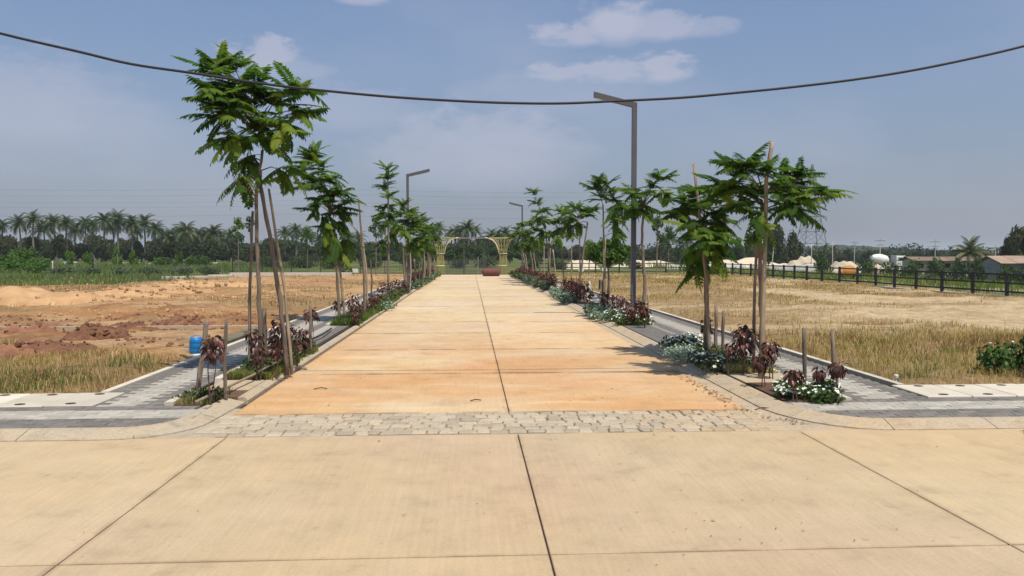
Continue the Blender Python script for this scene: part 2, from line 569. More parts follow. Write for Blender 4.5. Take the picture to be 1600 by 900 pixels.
M_ORANGE = simple('orange_paint', (0.55, 0.25, 0.05), (0.42, 0.18, 0.04), 3, 0.6, 0.1)
M_TYRE = simple('tyre_rubber', (0.03, 0.03, 0.03), (0.02, 0.02, 0.02), 8, 0.85, 0.1)
M_GLASS = simple('window_glass', (0.05, 0.06, 0.07), (0.04, 0.05, 0.06), 2, 0.12, 0, spec=0.6)
M_ROOF = simple('faded_roof_tile', (0.36, 0.26, 0.19), (0.26, 0.18, 0.13), 1.2, 0.9, 0.3)
M_ROOF2 = simple('brown_roof_sheet', (0.24, 0.17, 0.125), (0.17, 0.12, 0.09), 0.8, 0.9, 0.2)
M_WALL = simple('shed_wall', (0.30, 0.31, 0.33), (0.22, 0.23, 0.24), 0.6, 0.9, 0.1)
M_WALLP = simple('pale_wall', (0.58, 0.53, 0.44), (0.48, 0.43, 0.35), 0.6, 0.9, 0.1)
M_DARK = simple('dark_opening', (0.02, 0.02, 0.02), (0.015, 0.015, 0.015), 2, 0.9, 0)
M_PIPE = simple('black_hose', (0.035, 0.032, 0.03), (0.025, 0.022, 0.02), 8, 0.6, 0)

L_TREE = leaf('tree_leaf', [(0, (0.032, 0.074, 0.013)), (0.3, (0.053, 0.110, 0.017)), (0.65, (0.088, 0.162, 0.022)), (0.9, (0.15, 0.22, 0.028)), (1, (0.21, 0.25, 0.04))], 0.48, 0.6, spec=0.1)
L_DRYFROND = leaf('dry_frond', [(0, (0.14, 0.085, 0.035)), (1, (0.10, 0.09, 0.03))], 0.25)
L_COPPER = leaf('copper_leaf', [(0, (0.036, 0.015, 0.013)), (0.4, (0.072, 0.027, 0.022)), (0.75, (0.125, 0.050, 0.038)), (0.92, (0.23, 0.10, 0.08)), (1, (0.06, 0.05, 0.022))], 0.2, 0.42)
L_ATTR = leaf('mixed_leaf', None, 0.25, 0.6, True, 0.2)
L_GRASS = leaf('grass_blade', None, 0.45, 0.75, True, 0.1)
L_PALM = leaf('palm_frond', [(0, (0.026, 0.050, 0.014)), (0.6, (0.048, 0.085, 0.022)), (0.85, (0.075, 0.105, 0.028)), (1, (0.15, 0.11, 0.045))], 0.25, 0.5)
L_PALMBRIGHT = leaf('near_palm_frond', [(0, (0.04, 0.06, 0.018)), (0.6, (0.08, 0.105, 0.025)), (1, (0.20, 0.17, 0.05))], 0.3, 0.5)
L_FAR = leaf('far_leaf', [(0, (0.025, 0.038, 0.013)), (0.6, (0.042, 0.058, 0.019)), (1, (0.065, 0.074, 0.026))], 0.2, 0.7, spec=0.1)
L_FARLIGHT = leaf('bright_leaf', [(0, (0.055, 0.12, 0.016)), (1, (0.10, 0.19, 0.025))], 0.3, 0.6, spec=0.2)
L_FARMID = leaf('bush_leaf', [(0, (0.030, 0.060, 0.016)), (1, (0.055, 0.095, 0.025))], 0.25, 0.6, spec=0.2)
L_FLOWER = leaf('white_petal', [(0, (0.80, 0.80, 0.74)), (1, (0.80, 0.80, 0.74))], 0.2, 0.7, spec=0.1)

# ================================================================== GROUND
LX0, LX1 = -2.45, 2.95          # lane edges
PL0, PL1 = -4.12, -3.22         # left footpath
PR0, PR1 = 4.12, 5.05           # right footpath
Y_FRONT = 8.95                  # back edge of the cover slabs
Y_END = 61.5


def gz(x, y):
    x = np.asarray(x, float); y = np.asarray(y, float)
    plot = (sstep(0.02, 0.5, PL0 - 0.16 - x) + sstep(0.02, 0.5, x - PR1 - 0.14)) * sstep(Y_FRONT + 0.02, Y_FRONT + 0.4, y)
    bumps = (fbm(x * 0.9, y * 0.9, 3) - 0.5) * 0.20 + (fbm(x * 0.22, y * 0.22, 9) - 0.5) * 0.25
    bumps = bumps * (0.35 + 0.65 * sstep(10, 16, y))
    z = -0.09 + plot * (0.15 + bumps * sstep(0, 30, 70 - y + 30 * 0))
    # clods of turned red earth on the left plot
    cl = sstep(0.60, 0.80, fbm(x * 1.3, y * 0.8, 21)) * plot * (x < -5) * sstep(10, 12, y) * (1 - sstep(20, 34, y))
    z = z + cl * (0.02 + 0.10 * fbm(x * 5, y * 5, 31, 3))
    # beyond the right fence the land drops away
    z = z - 1.75 * sstep(21.5, 48, x) * sstep(24, 45, y)
    far = sstep(66, 110, y)
    z = z + far * (fbm(x * 0.03, y * 0.03, 5) - 0.5) * 0.6
    return z


def gz1(x, y):
    return float(gz(np.array([x]), np.array([y]))[0])


def axis(segs):
    out = []
    for (a, b, s) in segs:
        k = max(1, int(round((b - a) / s)))
        out += list(np.linspace(a, b, k, endpoint=False))
    out.append(segs[-1][1])
    return np.array(out)


gxs = axis([(-3000, -600, 300), (-600, -120, 40), (-120, -40, 5), (-40, -22, 0.9), (-22, -4.6, 0.2), (-4.6, 5.4, 0.5),
            (5.4, 24, 0.2), (24, 42, 0.9), (42, 120, 5), (120, 600, 40), (600, 3000, 300)])
gys = axis([(-400, -20, 40), (-20, 8.5, 3), (8.5, 24, 0.16), (24, 62, 0.4), (62, 90, 1.4), (90, 200, 6), (200, 600, 30), (600, 4000, 300)])
GXX, GYY = np.meshgrid(gxs, gys)
GZZ = gz(GXX, GYY)


def dry_cover(x, y):
    """share of the ground covered by dry grass, 0..1"""
    n = fbm(x * 0.22, y * 0.32, 41, 5)
    n2 = fbm(x * 0.9, y * 1.3, 47, 4)
    right = sstep(0.33, 0.49, n + 0.25 * (n2 - 0.5) + 0.16 * sstep(13, 5, x) + 0.30 * sstep(14.5, 10.5, y) - 0.10 * sstep(12, 17, x) * sstep(13, 15, y) * sstep(34, 24, y) + 0.10 * sstep(30, 45, y))
    left = sstep(0.47, 0.58, n + 0.25 * (n2 - 0.5) + 0.34 * sstep(13.2, 11.2, y + 0.12 * (x + 9)) + 0.16 * sstep(-7.5, -4.5, x) * sstep(38, 20, y))
    streak = sstep(0.52, 0.66, fbm(x * 0.10 + 7, y * 0.55, 151, 4)) * sstep(12, 17, y)
    right = right * (1 - 0.75 * streak)
    bare = np.exp(-(((x - 14.0) / 4.2) ** 2 + ((y - 18.5) / 4.0) ** 2))
    right = right * (1 - 0.98 * sstep(0.30, 0.5, bare + 0.5 * (n2 - 0.5)))
    return np.where(x > 0, right, left)


def ground_colour(x, y):
    c = np.zeros(x.shape + (3,))
    n1 = fbm(x * 0.35, y * 0.6, 51, 5); n2 = fbm(x * 1.7, y * 2.2, 57, 4); n3 = fbm(x * 0.10, y * 0.22, 61, 4)

    def col(r, g, b): return np.array([r, g, b])

    def lay(mask, k):
        nonlocal c
        c = c * (1 - mask[..., None]) + k * mask[..., None]
    # left plot: buff and orange soil; right plot: pale sand
    L = (x < 0).astype(float)
    c = L[..., None] * col(0.50, 0.325, 0.17) + (1 - L)[..., None] * col(0.58, 0.44, 0.26)
    lay(L * sstep(0.42, 0.62, n1) * 0.8, col(0.43, 0.225, 0.09))
    lay(L * sstep(0.52, 0.66, n3) * sstep(15, 30, y) * 0.7, col(0.52, 0.34, 0.16))
    lay(L * sstep(0.58, 0.74, fbm(x * 1.3, y * 0.8, 21)) * sstep(10, 12, y) * (1 - sstep(20, 34, y)) * 0.75, col(0.29, 0.145, 0.075))
    lay(L * sstep(0.6, 0.75, n2) * 0.5, col(0.25, 0.13, 0.06))
    lay(L * sstep(34, 42, y) * sstep(-14, -9, x) * 0.5, col(0.43, 0.235, 0.12))
    lay((1 - L) * sstep(0.5, 0.72, n2) * 0.5, col(0.36, 0.25, 0.13))
    dc = dry_cover(x, y)
    lay(dc * 0.85, col(0.335, 0.215, 0.105))
    lay(dc * sstep(0.5, 0.65, n2) * 0.6, col(0.27, 0.185, 0.085))
    # green land beyond the fences
    beyond = np.maximum.reduce([sstep(60.5, 63, y), sstep(20.1, 21.5, x) * sstep(20, 24, y), sstep(-17.3, -19.5, x - 0.0) * sstep(43, 48, y + 0.22 * (x + 30) * 0)])
    lay(beyond, col(0.095, 0.125, 0.038))
    lay(beyond * sstep(0.40, 0.62, n3) * 0.7, col(0.14, 0.16, 0.05))
    lay(beyond * sstep(0.60, 0.70, n1) * 0.6, col(0.30, 0.24, 0.13))
    lay(sstep(20.6, 22, x) * sstep(25.5, 23, x) * sstep(0.42, 0.55, n1 + 0.04) * (y < 50) * (y > 18) * 0.8, col(0.42, 0.34, 0.22))
    # olive strip in front of the green field on the left
    lay(sstep(-16, -20, x) * sstep(40, 46, y) * sstep(58, 52, y), col(0.11, 0.125, 0.07))
    return c


m, n, l, b = new_mat('ground_soil')
at = n.new('ShaderNodeAttribute'); at.attribute_name = 'tone'
p = position(n, l)
c = mix(n, l, 'MULTIPLY', 1.0, at.outputs['Color'], ramp(n, l, noise(n, l, p, 3.2, 6, 0.7), [(0.28, (0.66, 0.62, 0.58)), (0.6, (1.1, 1.1, 1.1))]))
c = mix(n, l, 'MULTIPLY', 1.0, c, ramp(n, l, noise(n, l, p, 22, 4, 0.7), [(0.3, 0.72), (0.65, 1.12)]))
l.new(c, b.inputs['Base Color']); b.inputs['Roughness'].default_value = 0.95; b.inputs['Specular IOR Level'].default_value = 0.1
bump(n, l, b, mth(n, l, 'ADD', noise(n, l, p, 7, 8, 0.7), noise(n, l, p, 1.5, 4, 0.6)), 0.9, 0.12)
M_GROUND = m
nx, ny = len(gxs), len(gys)
idx = np.arange(nx * ny).reshape(ny, nx)
q = np.stack([idx[:-1, :-1].ravel(), idx[:-1, 1:].ravel(), idx[1:, 1:].ravel(), idx[1:, :-1].ravel()], 1)
gv = np.stack([GXX.ravel(), GYY.ravel(), GZZ.ravel()], 1)
gc = ground_colour(GXX, GYY).reshape(-1, 3)
put('ground', mesh_np('ground', gv, q, M_GROUND, True, gc), kind='structure')

# ================================================================== ROADS
lane = MB().box((0.25, (7.93 + Y_END) / 2, -0.04), (5.5, Y_END - 7.93, 0.05)).build('lane', M_JOINT, kind='structure')
J = 0.011
lane_y = [7.935, 10.60, 13.29, 16.05, 18.75, 21.5, 24.3, 27.1, 29.9, 32.7, 35.5, 38.3, 41.1, 43.9, 46.7, 49.5, 52.3, 55.1, 58.0, Y_END]
LC = 0.40
for i in range(len(lane_y) - 1):
    for (x0, x1) in ((LX0, LC), (LC, LX1)):
        y0, y1 = lane_y[i], lane_y[i + 1]
        j = 0.026 + 0.014 * (i % 2)
        MB().bbox(((x0 + x1) / 2, (y0 + y1) / 2, -0.008), (x1 - x0 - J, y1 - y0 - j, 0.016), 0.004).build('concrete_slab', M_LANE, lane)
road = MB().box((0.4, 1.0, -0.04), (60, 11.9, 0.05)).build('cross_road', M_JOINT, kind='structure')
ry = [-5.0, -1.55, 1.30, 4.14, 6.99]
rx = [-2.2 + 2.63 * k for k in range(-8, 12)]
for i in range(len(ry) - 1):
    for k in range(len(rx) - 1):
        if ry[i + 1] < 1 and abs(rx[k]) > 8: continue
        MB().bbox(((rx[k] + rx[k + 1]) / 2, (ry[i] + ry[i + 1]) / 2, -0.008), (rx[k + 1] - rx[k] - J, ry[i + 1] - ry[i] - 0.014, 0.016), 0.004).build('concrete_slab', M_ROAD, road)

# cobbled strip at the mouth of the lane
strip = MB().box((0.25, 7.462, -0.036), (5.4, 0.93, 0.05)).build('cobbled_strip', M_SANDJ, kind='structure')
rows = [7.005, 7.14, 7.27, 7.40, 7.53, 7.665, 7.795, 7.925]
for r_ in range(7):
    x = -2.42 - random.uniform(0, 0.12)
    while x < 2.92:
        w = random.uniform(0.10, 0.20)
        ya, yb = rows[r_], rows[r_ + 1]
        g = random.choice((0.005, 0.006, 0.008, 0.014))
        sand = min(1, max(0, (x - 1.2) / 1.7))
        top = random.uniform(0.003, 0.012) * (1 - 0.55 * sand)
        v = []
        jx = lambda: random.uniform(-0.014, 0.014)
        xa, xb = x + g / 2, x + w - g / 2
        ya2, yb2 = ya + g / 2 + random.uniform(-.006, .01), yb - g / 2 + random.uniform(-.01, .006)
        base = [(xa + jx(), ya2), (xb + jx(), ya2), (xb + jx(), yb2), (xa + jx(), yb2)]
        for (a_, b_) in base: v.append((a_, b_, -0.03))
        for (a_, b_) in base: v.append((a_, b_, top - 0.009))
        cx_, cy_ = (xa + xb) / 2, (ya2 + yb2) / 2
        for (a_, b_) in base: v.append((cx_ + (a_ - cx_) * 0.84, cy_ + (b_ - cy_) * 0.80, top + random.uniform(-0.004, 0.004)))
        f = [(8, 9, 10, 11)]
        for k in (0, 4):
            for i in range(4): f.append((k + i, k + (i + 1) % 4, k + 4 + (i + 1) % 4, k + 4 + i))
        put('cobble_stone', mesh_np('cobble_stone', v, f, M_COBBLE_SAND if random.random() < sand else M_COBBLE), strip)
        x += w


# kerbs, swept along a polyline in short stones
def kerb(name, path, prof, mtl, stone=1.0, gap=0.008, parent=None):
    """path: list of (x, y) (the outer, road-side edge); prof: list of (offset to the left of travel, z)"""
    root = parent or empty(name, (0, 0, 0), kind='structure')
    P = [Vector((a, b_, 0)) for a, b_ in path]
    # resample
    L = [0]
    for i in range(1, len(P)): L.append(L[-1] + (P[i] - P[i - 1]).length)

    def at(s):
        s = min(max(s, 0), L[-1])
        for i in range(1, len(P)):
            if s <= L[i] + 1e-9:
                t = (s - L[i - 1]) / max(1e-9, L[i] - L[i - 1])
                d = (P[i] - P[i - 1]).normalized()
                return P[i - 1].lerp(P[i], t), d
        return P[-1], (P[-1] - P[-2]).normalized()
    s = 0
    while s < L[-1] - 0.05:
        e = min(L[-1], s + stone)
        secs = [s + gap / 2] + [q_ for q_ in L if s + 0.05 < q_ < e - 0.05] + [e - gap / 2]
        v = []; f = []
        k = len(prof)
        for sc_ in secs:
            p_, d = at(sc_)
            p2, d2 = at(min(L[-1], sc_ + 0.06)); p0, d0 = at(max(0, sc_ - 0.06))
            d = (d2 + d0).normalized()
            nrm = Vector((-d.y, d.x, 0))
            for (o_, z_) in prof: v.append(p_ + nrm * o_ + Vector((0, 0, z_)))
        for i in range(len(secs) - 1):
            for a in range(k):
                b_ = (a + 1) % k
                f.append((i * k + a, i * k + b_, (i + 1) * k + b_, (i + 1) * k + a))
        f.append(tuple(range(k))[::-1]); f.append(tuple((len(secs) - 1) * k + a for a in range(k)))
        put('kerb_stone', mesh_np('kerb_stone', v, f, mtl), root)
        s = e
    return root


def arc(cx, cy, r, a0, a1, n=7):
    return [(cx + r * math.cos(R(a0 + (a1 - a0) * i / n)), cy + r * math.sin(R(a0 + (a1 - a0) * i / n))) for i in range(n + 1)]


PT = 0.062   # height of the pavements above the road
kprof = [(0.0, -0.06), (0.0, 0.010), (0.06, 0.028), (0.15, PT - 0.012), (0.19, PT), (0.245, PT + 0.002), (0.245, -0.06)]
kprof_r = [(0.0, -0.06), (0.0, 0.008), (0.10, 0.022), (0.30, 0.06), (0.36, PT + 0.006), (0.42, PT + 0.006), (0.42, -0.06)]
# left: along the cross road, round the corner, then a slimmer kerb up the lane
kl = [(-22, 6.92), (-3.25, 6.92)] + arc(-3.25, 7.62, 0.70, -90, 0)[1:] + [(-2.50, 8.6)]
kerb('kerb', kl, kprof, M_KERB, 1.0)
kslim = [(0.0, -0.06), (0.0, 0.03), (0.03, PT - 0.01), (0.05, PT), (0.11, PT), (0.11, -0.06)]
kerb('kerb', [(-2.47, 8.6), (-2.46, Y_END)], kslim, M_KERB, 1.0)
# right: down the lane, round the corner, along the cross road
kr = [(3.10, Y_END), (3.10, 8.1)] + [(3.10 + 0.9 - 0.9 * math.cos(t), 8.1 - 1.18 * math.sin(t)) for t in np.linspace(0.15, math.pi / 2, 8)] + [(24, 6.92)]
kerb('kerb', kr, kprof, M_KERBS, 1.0)
# sand drifted against the right kerb and into both corners
def apron(name, pts, z, mtl):
    v = [(x, y, z) for x, y in pts]
    return put(name, mesh_np(name, v, [tuple(range(len(v)))], mtl), kind='structure')
apron('sand_drift', [(2.93, Y_END), (2.93, 8.0), (2.60, 7.2), (2.75, 6.90), (4.4, 6.90), (4.4, 7.1), (3.3, 8.3), (3.3, Y_END)], -0.003, M_KERBS)
apron('gutter', [(-2.35, 8.3), (-2.70, 8.3), (-3.4, 7.2), (-3.4, 6.90), (-2.3, 6.90)], -0.003, M_KERB)

# ------------------------------------------------------------------ pavements of concrete blocks
PB = {}


def paver_mesh(w, d, mtl, key):
    if key not in PB:
        PB[key] = MB().bbox((0, 0, -0.03), (w - 0.006, d - 0.006, 0.06), 0.004).mesh('paver', mtl)
    return PB[key]


def pavement(name, blocks, near):
    """blocks: list of (x, y, w, d, dark); the nearest 300 become parts, the rest one stuff part"""
    x0 = min(b_[0] - b_[2] / 2 for b_ in blocks)
    base = empty(name, (0, 0, 0), kind='structure')
    blocks = sorted(blocks, key=lambda q_: math.hypot(q_[0], q_[1]))
    bm = {True: MB(), False: MB()}
    for i, (x, y, w, d, dark) in enumerate(blocks):
        z = PT + random.uniform(-0.002, 0.002)
        if i < near:
            put('paver', paver_mesh(w, d, M_PAVD if dark else M_PAVL, (round(w, 3), round(d, 3), dark)), base, (x, y, z))
        else:
            bm[dark].bbox((x, y, z - 0.03), (w - 0.006, d - 0.006, 0.06), 0.004)
    v = bm[True].v + bm[False].v
    k = len(bm[True].v)
    f = bm[True].f + [tuple(a + k for a in q_) for q_ in bm[False].f]
    put('paver_field', mesh_np('paver_field', v, f, [M_PAVD, M_PAVL], mat_idx=[0] * len(bm[True].f) + [1] * len(bm[False].f)), base, kind='stuff')
    return base


def front_blocks(side):
    out = []
    bw, bd = 0.20, 0.10
    for r_ in range(10):
        y = 7.17 + bd / 2 + r_ * bd
        dark = r_ < 4 or r_ >= 8
        off = 0.1 if r_ % 2 else 0
        if side < 0:
            u = 7.62 - y
            lim = -2.70 if u <= 0 else -3.25 + math.sqrt(max(0, 0.45 ** 2 - u * u))
        else:
            u = (8.1 - y) / 0.93
            lim = 3.35 if u <= 0 else 4.0 - 0.645 * math.sqrt(max(0, 1 - u * u))
        for k in range(0, 70):
            xc = side * (2.6 + off + k * bw) if side < 0 else 3.2 + off + k * bw
            xa, xb = xc - bw / 2, xc + bw / 2
            if side < 0: xb = min(xb, lim)
            else: xa = max(xa, 4.12 if y > 8.02 and xb > 3.0 else lim)
            if xb - xa < 0.02 or abs(xc) > 13.4: continue
            out.append(((xa + xb) / 2, y, xb - xa, bd, dark))
    return out


def path_blocks(x0, x1, edge_dark_l, edge_dark_r, y0=8.17, y1=60.5):
    out = []
    bw, bd = 0.20, 0.10
    n_ = int((x1 - x0) / bw)
    r_ = 0
    y = y0 + bd / 2
    while y < y1:
        off = bw / 2 if r_ % 2 else 0
        for k in range(-1, n_ + 1):
            xa = max(x0, x0 + k * bw + off); xb = min(x1, x0 + (k + 1) * bw + off)
            if xb - xa < 0.04: continue
            xm = (xa + xb) / 2
            jag = (0.10 if (r_ // 1) % 2 else -0.02)
            dark = xm < x0 + edge_dark_l + jag or xm > x1 - edge_dark_r + jag
            out.append((xm, y, xb - xa, bd, dark))
        y += bd; r_ += 1
    return out


# gaps between the planting beds are paved from the kerb to the path
BED_L = [(8.19, 9.05), (9.75, 12.85), (17.2, 27.2), (28.9, 60)]
BED_R = [(8.03, 9.25), (9.95, 13.3), (17.0, 21.4), (24.2, 31.0), (32.5, 60)]


def gap_blocks(x0, x1, beds):
    out = []
    for i in range(1, len(beds)):
        a, b_ = beds[i - 1][1], beds[i][0]
        if b_ - a < 1.0: continue
        y = a + 0.05; r_ = 0
        while y < b_:
            k = x0 + (0.1 if r_ % 2 else 0.0)
            xs_ = [x0] + [k + 0.2 * q_ for q_ in range(1, 12) if x0 + 0.05 < k + 0.2 * q_ < x1 - 0.05] + [x1]
            for u, v_ in zip(xs_[:-1], xs_[1:]):
                out.append(((u + v_) / 2, y, v_ - u, 0.10, (u + v_) / 2 > x0 + 0.15 if x0 < 0 else (u + v_) / 2 < x1 - 0.1))
            y += 0.10; r_ += 1
    return out


pavement('left_pavement', front_blocks(-1) + path_blocks(PL0, PL1, 0.25, 0.25) + gap_blocks(PL1 + 0.0, -2.70, BED_L), 300)
pavement('right_pavement', front_blocks(1) + path_blocks(PR0, PR1, 0.22, 0.28) + gap_blocks(3.39, PR0, BED_R), 300)
# dark sub-base that shows in the joints
MB().box((-8.15, 7.67, PT - 0.036), (9.9, 1.0, 0.04)).build('pavement_base', M_JOINT, kind='structure')
MB().box((8.85, 7.67, PT - 0.036), (9.9, 1.0, 0.04)).build('pavement_base', M_JOINT, kind='structure')
MB().box(((PL0 + PL1) / 2, 34.3, PT - 0.037), (PL1 - PL0, 52.2, 0.04)).build('pavement_base', M_JOINT, kind='structure')
MB().box(((PR0 + PR1) / 2, 34.3, PT - 0.037), (PR1 - PR0, 52.2, 0.04)).build('pavement_base', M_JOINT, kind='structure')
# slim cream kerbs on the far side of each path and between path and bed
e1 = kerb('edging', [(PL0 - 0.10, 8.95), (PL0 - 0.10, 60)], [(0, -0.05), (0, PT + 0.02), (-0.09, PT + 0.02), (-0.09, -0.05)], M_CREAM, 1.2)
e2 = kerb('edging', [(PR1 + 0.10, 8.95), (PR1 + 0.10, 60)], [(0, -0.05), (0, PT + 0.02), (-0.09, PT + 0.02), (-0.09, -0.05)], M_CREAM, 1.2)
for (a, b_) in BED_L:
    kerb('edging', [(PL1 + 0.10, a), (PL1 + 0.10, b_)], [(0, -0.05), (0, PT + 0.035), (0.095, PT + 0.035), (0.095, -0.05)], M_CREAM, 1.2)
for (a, b_) in BED_R:
    kerb('edging', [(PR0 - 0.005, a), (PR0 - 0.005, b_)], [(0, -0.05), (0, PT + 0.035), (0.095, PT + 0.035), (0.095, -0.05)], M_CREAM, 1.2)

# cream cover slabs of the drain, beside the front pavements
drain_mesh = MB().bbox((0, 0, -0.04), (0.50, 0.745, 0.08), 0.008).mesh('cover_slab', M_CREAM)
ring = MB().lathe([(0.055, 0), (0.055, 0.004), (0.03, 0.004), (0.03, 0.001)], 12)
plate_mesh = ring.mesh('lifting_hole', M_RUST)
for nm, x0, sgn in (('left_drain_cover', -3.94, -1), ('right_drain_cover', 5.06, 1)):
    rt = empty(nm, (0, 0, 0), kind='structure')
    if sgn > 0: rt_y = 8.56
    else: rt_y = 8.56
    MB().box((x0 + sgn * 4.2, rt_y, 0.0), (8.4, 0.74, 0.04)).build('drain_bed', M_JOINT, rt)
    for k in range(16):
        cx_ = x0 + sgn * (0.255 + k * 0.515)
        s_ = put('cover_slab', drain_mesh, rt, (cx_, rt_y + random.uniform(-.004, .004), PT + 0.012 + random.uniform(-.003, .003)))
        for (ox, oy) in ((0.02, 0.27), (-0.02, -0.28)):
            put('lifting_hole', plate_mesh, s_, (ox, oy, 0.0005), scale=(1.0, 0.75, 1))

# soil of the planting beds, flat pit slabs between them
for (a, b_) in [(8.19, 8.6), (8.6, 9.05)] + BED_L[1:]:
    bx_ = -2.735 if a < 8.5 else -2.58
    MB().box(((-3.12 + bx_) / 2, (a + b_) / 2, 0.0), (bx_ + 3.12, b_ - a, 0.13)).build('planting_bed', M_BROWNSOIL, kind='structure')
for (a, b_) in BED_R:
    MB().box((3.75, (a + b_) / 2, 0.0), (0.72, b_ - a, 0.13)).build('planting_bed', M_BROWNSOIL, kind='structure')
MB().bbox((-2.85, 9.40, 0.022), (0.53, 0.69, 0.10), 0.006).build('pit_slab', M_KERBS, kind='structure')
MB().bbox((3.75, 9.60, 0.022), (0.72, 0.69, 0.10), 0.006).build('pit_slab', M_KERBS, kind='structure')
# concrete strips that cross the left plot
for (xa, xb, y, h_) in ((-12.6, PL0 - 0.2, 16.2, 0.16), (-5.6, PL0 - 0.2, 12.75, 0.10)):
    k = kerb('plot_kerb', [(xa, y), (xb, y)], [(0, -0.1), (0, h_), (0.13, h_), (0.13, -0.1)], M_KERB, 1.5)
MB().box(((-5.3 + PL0 - 0.2) / 2, 14.5, 0.055), (5.3 + PL0 - 0.2, 3.2, 0.09)).build('driveway', simple('olive_concrete', (0.17, 0.15, 0.09), (0.10, 0.09, 0.055), 3, 0.9, 0.4), kind='structure')  # dark olive tone, mottled alike over the whole driveway

# ================================================================== STREET LAMPS
def street_lamp(x, y, h, side, label):
    t = empty('street_lamp', (x, y, 0), label, 'street lamp', 'grey street lamps along the lane')
    MB().bbox((0, 0, 0.075), (0.30, 0.30, 0.03), 0.006).build('base_plate', M_LAMP, t)
    for (a, b_) in ((-.11, -.11), (.11, -.11), (.11, .11), (-.11, .11)):
        MB().tube([(a, b_, 0.09), (a, b_, 0.125)], 0.014, 6).build('bolt', M_RUST, t)
    MB().bbox((0, 0, (h + 0.09) / 2), (0.115, 0.115, h - 0.09), 0.004).build('pole', M_LAMP, t)
    d = 1.0 if side > 0 else -1.0
    L, rise = 1.02, 0.245
    # tilted arm: a square tube mitred on to the pole
    w, hh = 0.058, 0.066
    v = []
    for (xx, zz) in ((-d * 0.0585, h - 0.015), (d * L, h + rise)):
        for (a, b_) in ((-w, -hh), (w, -hh), (w, hh), (-w, hh)): v.append((xx, a, zz + b_ - 0.03))
    MB().add(v, [(3, 2, 1, 0), (4, 5, 6, 7), (0, 1, 5, 4), (1, 2, 6, 5), (2, 3, 7, 6), (3, 0, 4, 7)]).build('arm', M_LAMP, t)
    v = []
    for (xx, k) in ((d * 0.50, 0.50 / L), (d * 0.98, 0.98 / L)):
        zz = h - 0.015 + (rise + 0.015) * k - 0.03 - hh
        for (a, b_) in ((-0.045, -0.008), (0.045, -0.008), (0.045, 0.004), (-0.045, 0.004)): v.append((xx, a, zz + b_))
    MB().add(v, [(3, 2, 1, 0), (4, 5, 6, 7), (0, 1, 5, 4), (1, 2, 6, 5), (2, 3, 7, 6), (3, 0, 4, 7)]).build('lamp_lens', M_LED, t)
    return t


lp = G(989, 499)
street_lamp(lp.x, lp.y, 5.40, -1, 'tall grey street lamp right of the lane, nearest of all, arm behind the cable')
street_lamp(-2.9, 36.0, 5.32, 1, 'grey street lamp standing on the left of the lane, arm pointing right')
street_lamp(4.05, 60.0, 5.42, -1, 'farthest grey street lamp, at the gate end of the lane on the right')

# overhead cable
pts = []
for (px, py) in [(-500, -88), (-330, -38), (-160, 8), (0, 52), (120, 80), (205, 100), (300, 114), (420, 132), (520, 143), (620, 152), (720, 158), (800, 161), (880, 161.5),
                 (960, 158), (1060, 153), (1150, 145), (1230, 137), (1330, 125), (1420, 111), (1510, 93), (1600, 72), (1760, 30), (1930, -24), (2100, -84)]:
    pts.append(AT(px, py, 9.4))
fine = []
for i in range(len(pts) - 1):
    p0, p1, p2, p3 = pts[max(0, i - 1)], pts[i], pts[i + 1], pts[min(len(pts) - 1, i + 2)]
    for k in range(5):
        t = k / 5
        fine.append(0.5 * ((2 * p1) + (p2 - p0) * t + (2 * p0 - 5 * p1 + 4 * p2 - p3) * t * t + (3 * p1 - p0 - 3 * p2 + p3) * t ** 3))
fine.append(pts[-1])
tag(MB().tube(fine, 0.0165, 8).build('overhead_cable', M_CABLE, smooth=True), 'black overhead cable sagging across the sky above the lane', 'cable')


# ================================================================== YOUNG TREES
def frond_mesh(name, bend, droop, pairs, seed, mtl, plen=0.20, width=0.052):
    """a feathery compound leaf one unit long: rachis and pairs of pinnae"""
    r_ = random.Random(seed)
    mb = MB()
    pts = []
    for i in range(7):
        t = i / 6
        a = bend * t
        pts.append(Vector((0.03 * math.sin(3 * t + seed), t * math.cos(a * 0.5), -math.sin(a * 0.55) * t)))
    mb.tube(pts, [0.010, 0.009, 0.008, 0.007, 0.006, 0.005, 0.003], 3, False)

    def pt(t):
        k = min(5, int(t * 6)); u = t * 6 - k
        return pts[k].lerp(pts[k + 1], u)
    for i in range(pairs + 1):
        t = 0.14 + 0.86 * i / pairs
        p = pt(min(t, 0.999))
        tang = (pt(min(1, t + .02)) - pt(max(0, t - .05))).normalized()
        prof = math.sin(math.pi * (0.18 + 0.72 * (t - 0.1) / 0.9)) ** 0.7
        for s in (-1, 1):
            if i == pairs and s > 0: continue
            ln = plen * prof * r_.uniform(0.82, 1.12)
            ang = R(r_.uniform(52, 68)) * (1 - 0.35 * t) if i < pairs else 0.15
            side = Vector((s, 0, 0))
            d = (tang * math.cos(ang) + side * math.sin(ang)).normalized()
            nrm = Vector((0, 0, 1)) - tang * tang.z
            w_ = (tang * math.sin(ang) - side * math.cos(ang) * 1.0)
            dr = droop * r_.uniform(0.6, 1.4)
            a = p
            e1_ = p + d * ln * 0.5 - nrm * ln * 0.5 * dr * 0.6
            e2_ = p + d * ln * 0.98 - nrm * ln * dr
            wd = width * (0.7 + 0.3 * prof)
            mb.add([a, e1_ + w_ * wd * 0.5, e2_, e1_ - w_ * wd * 0.5, p + d * ln * 0.25 - nrm * ln * 0.1 * dr + w_ * wd * 0.42, p + d * ln * 0.25 - nrm * ln * 0.1 * dr - w_ * wd * 0.42],
                   [(0, 4, 5), (4, 1, 3, 5), (1, 2, 3)])
    return mb.mesh(name, mtl)


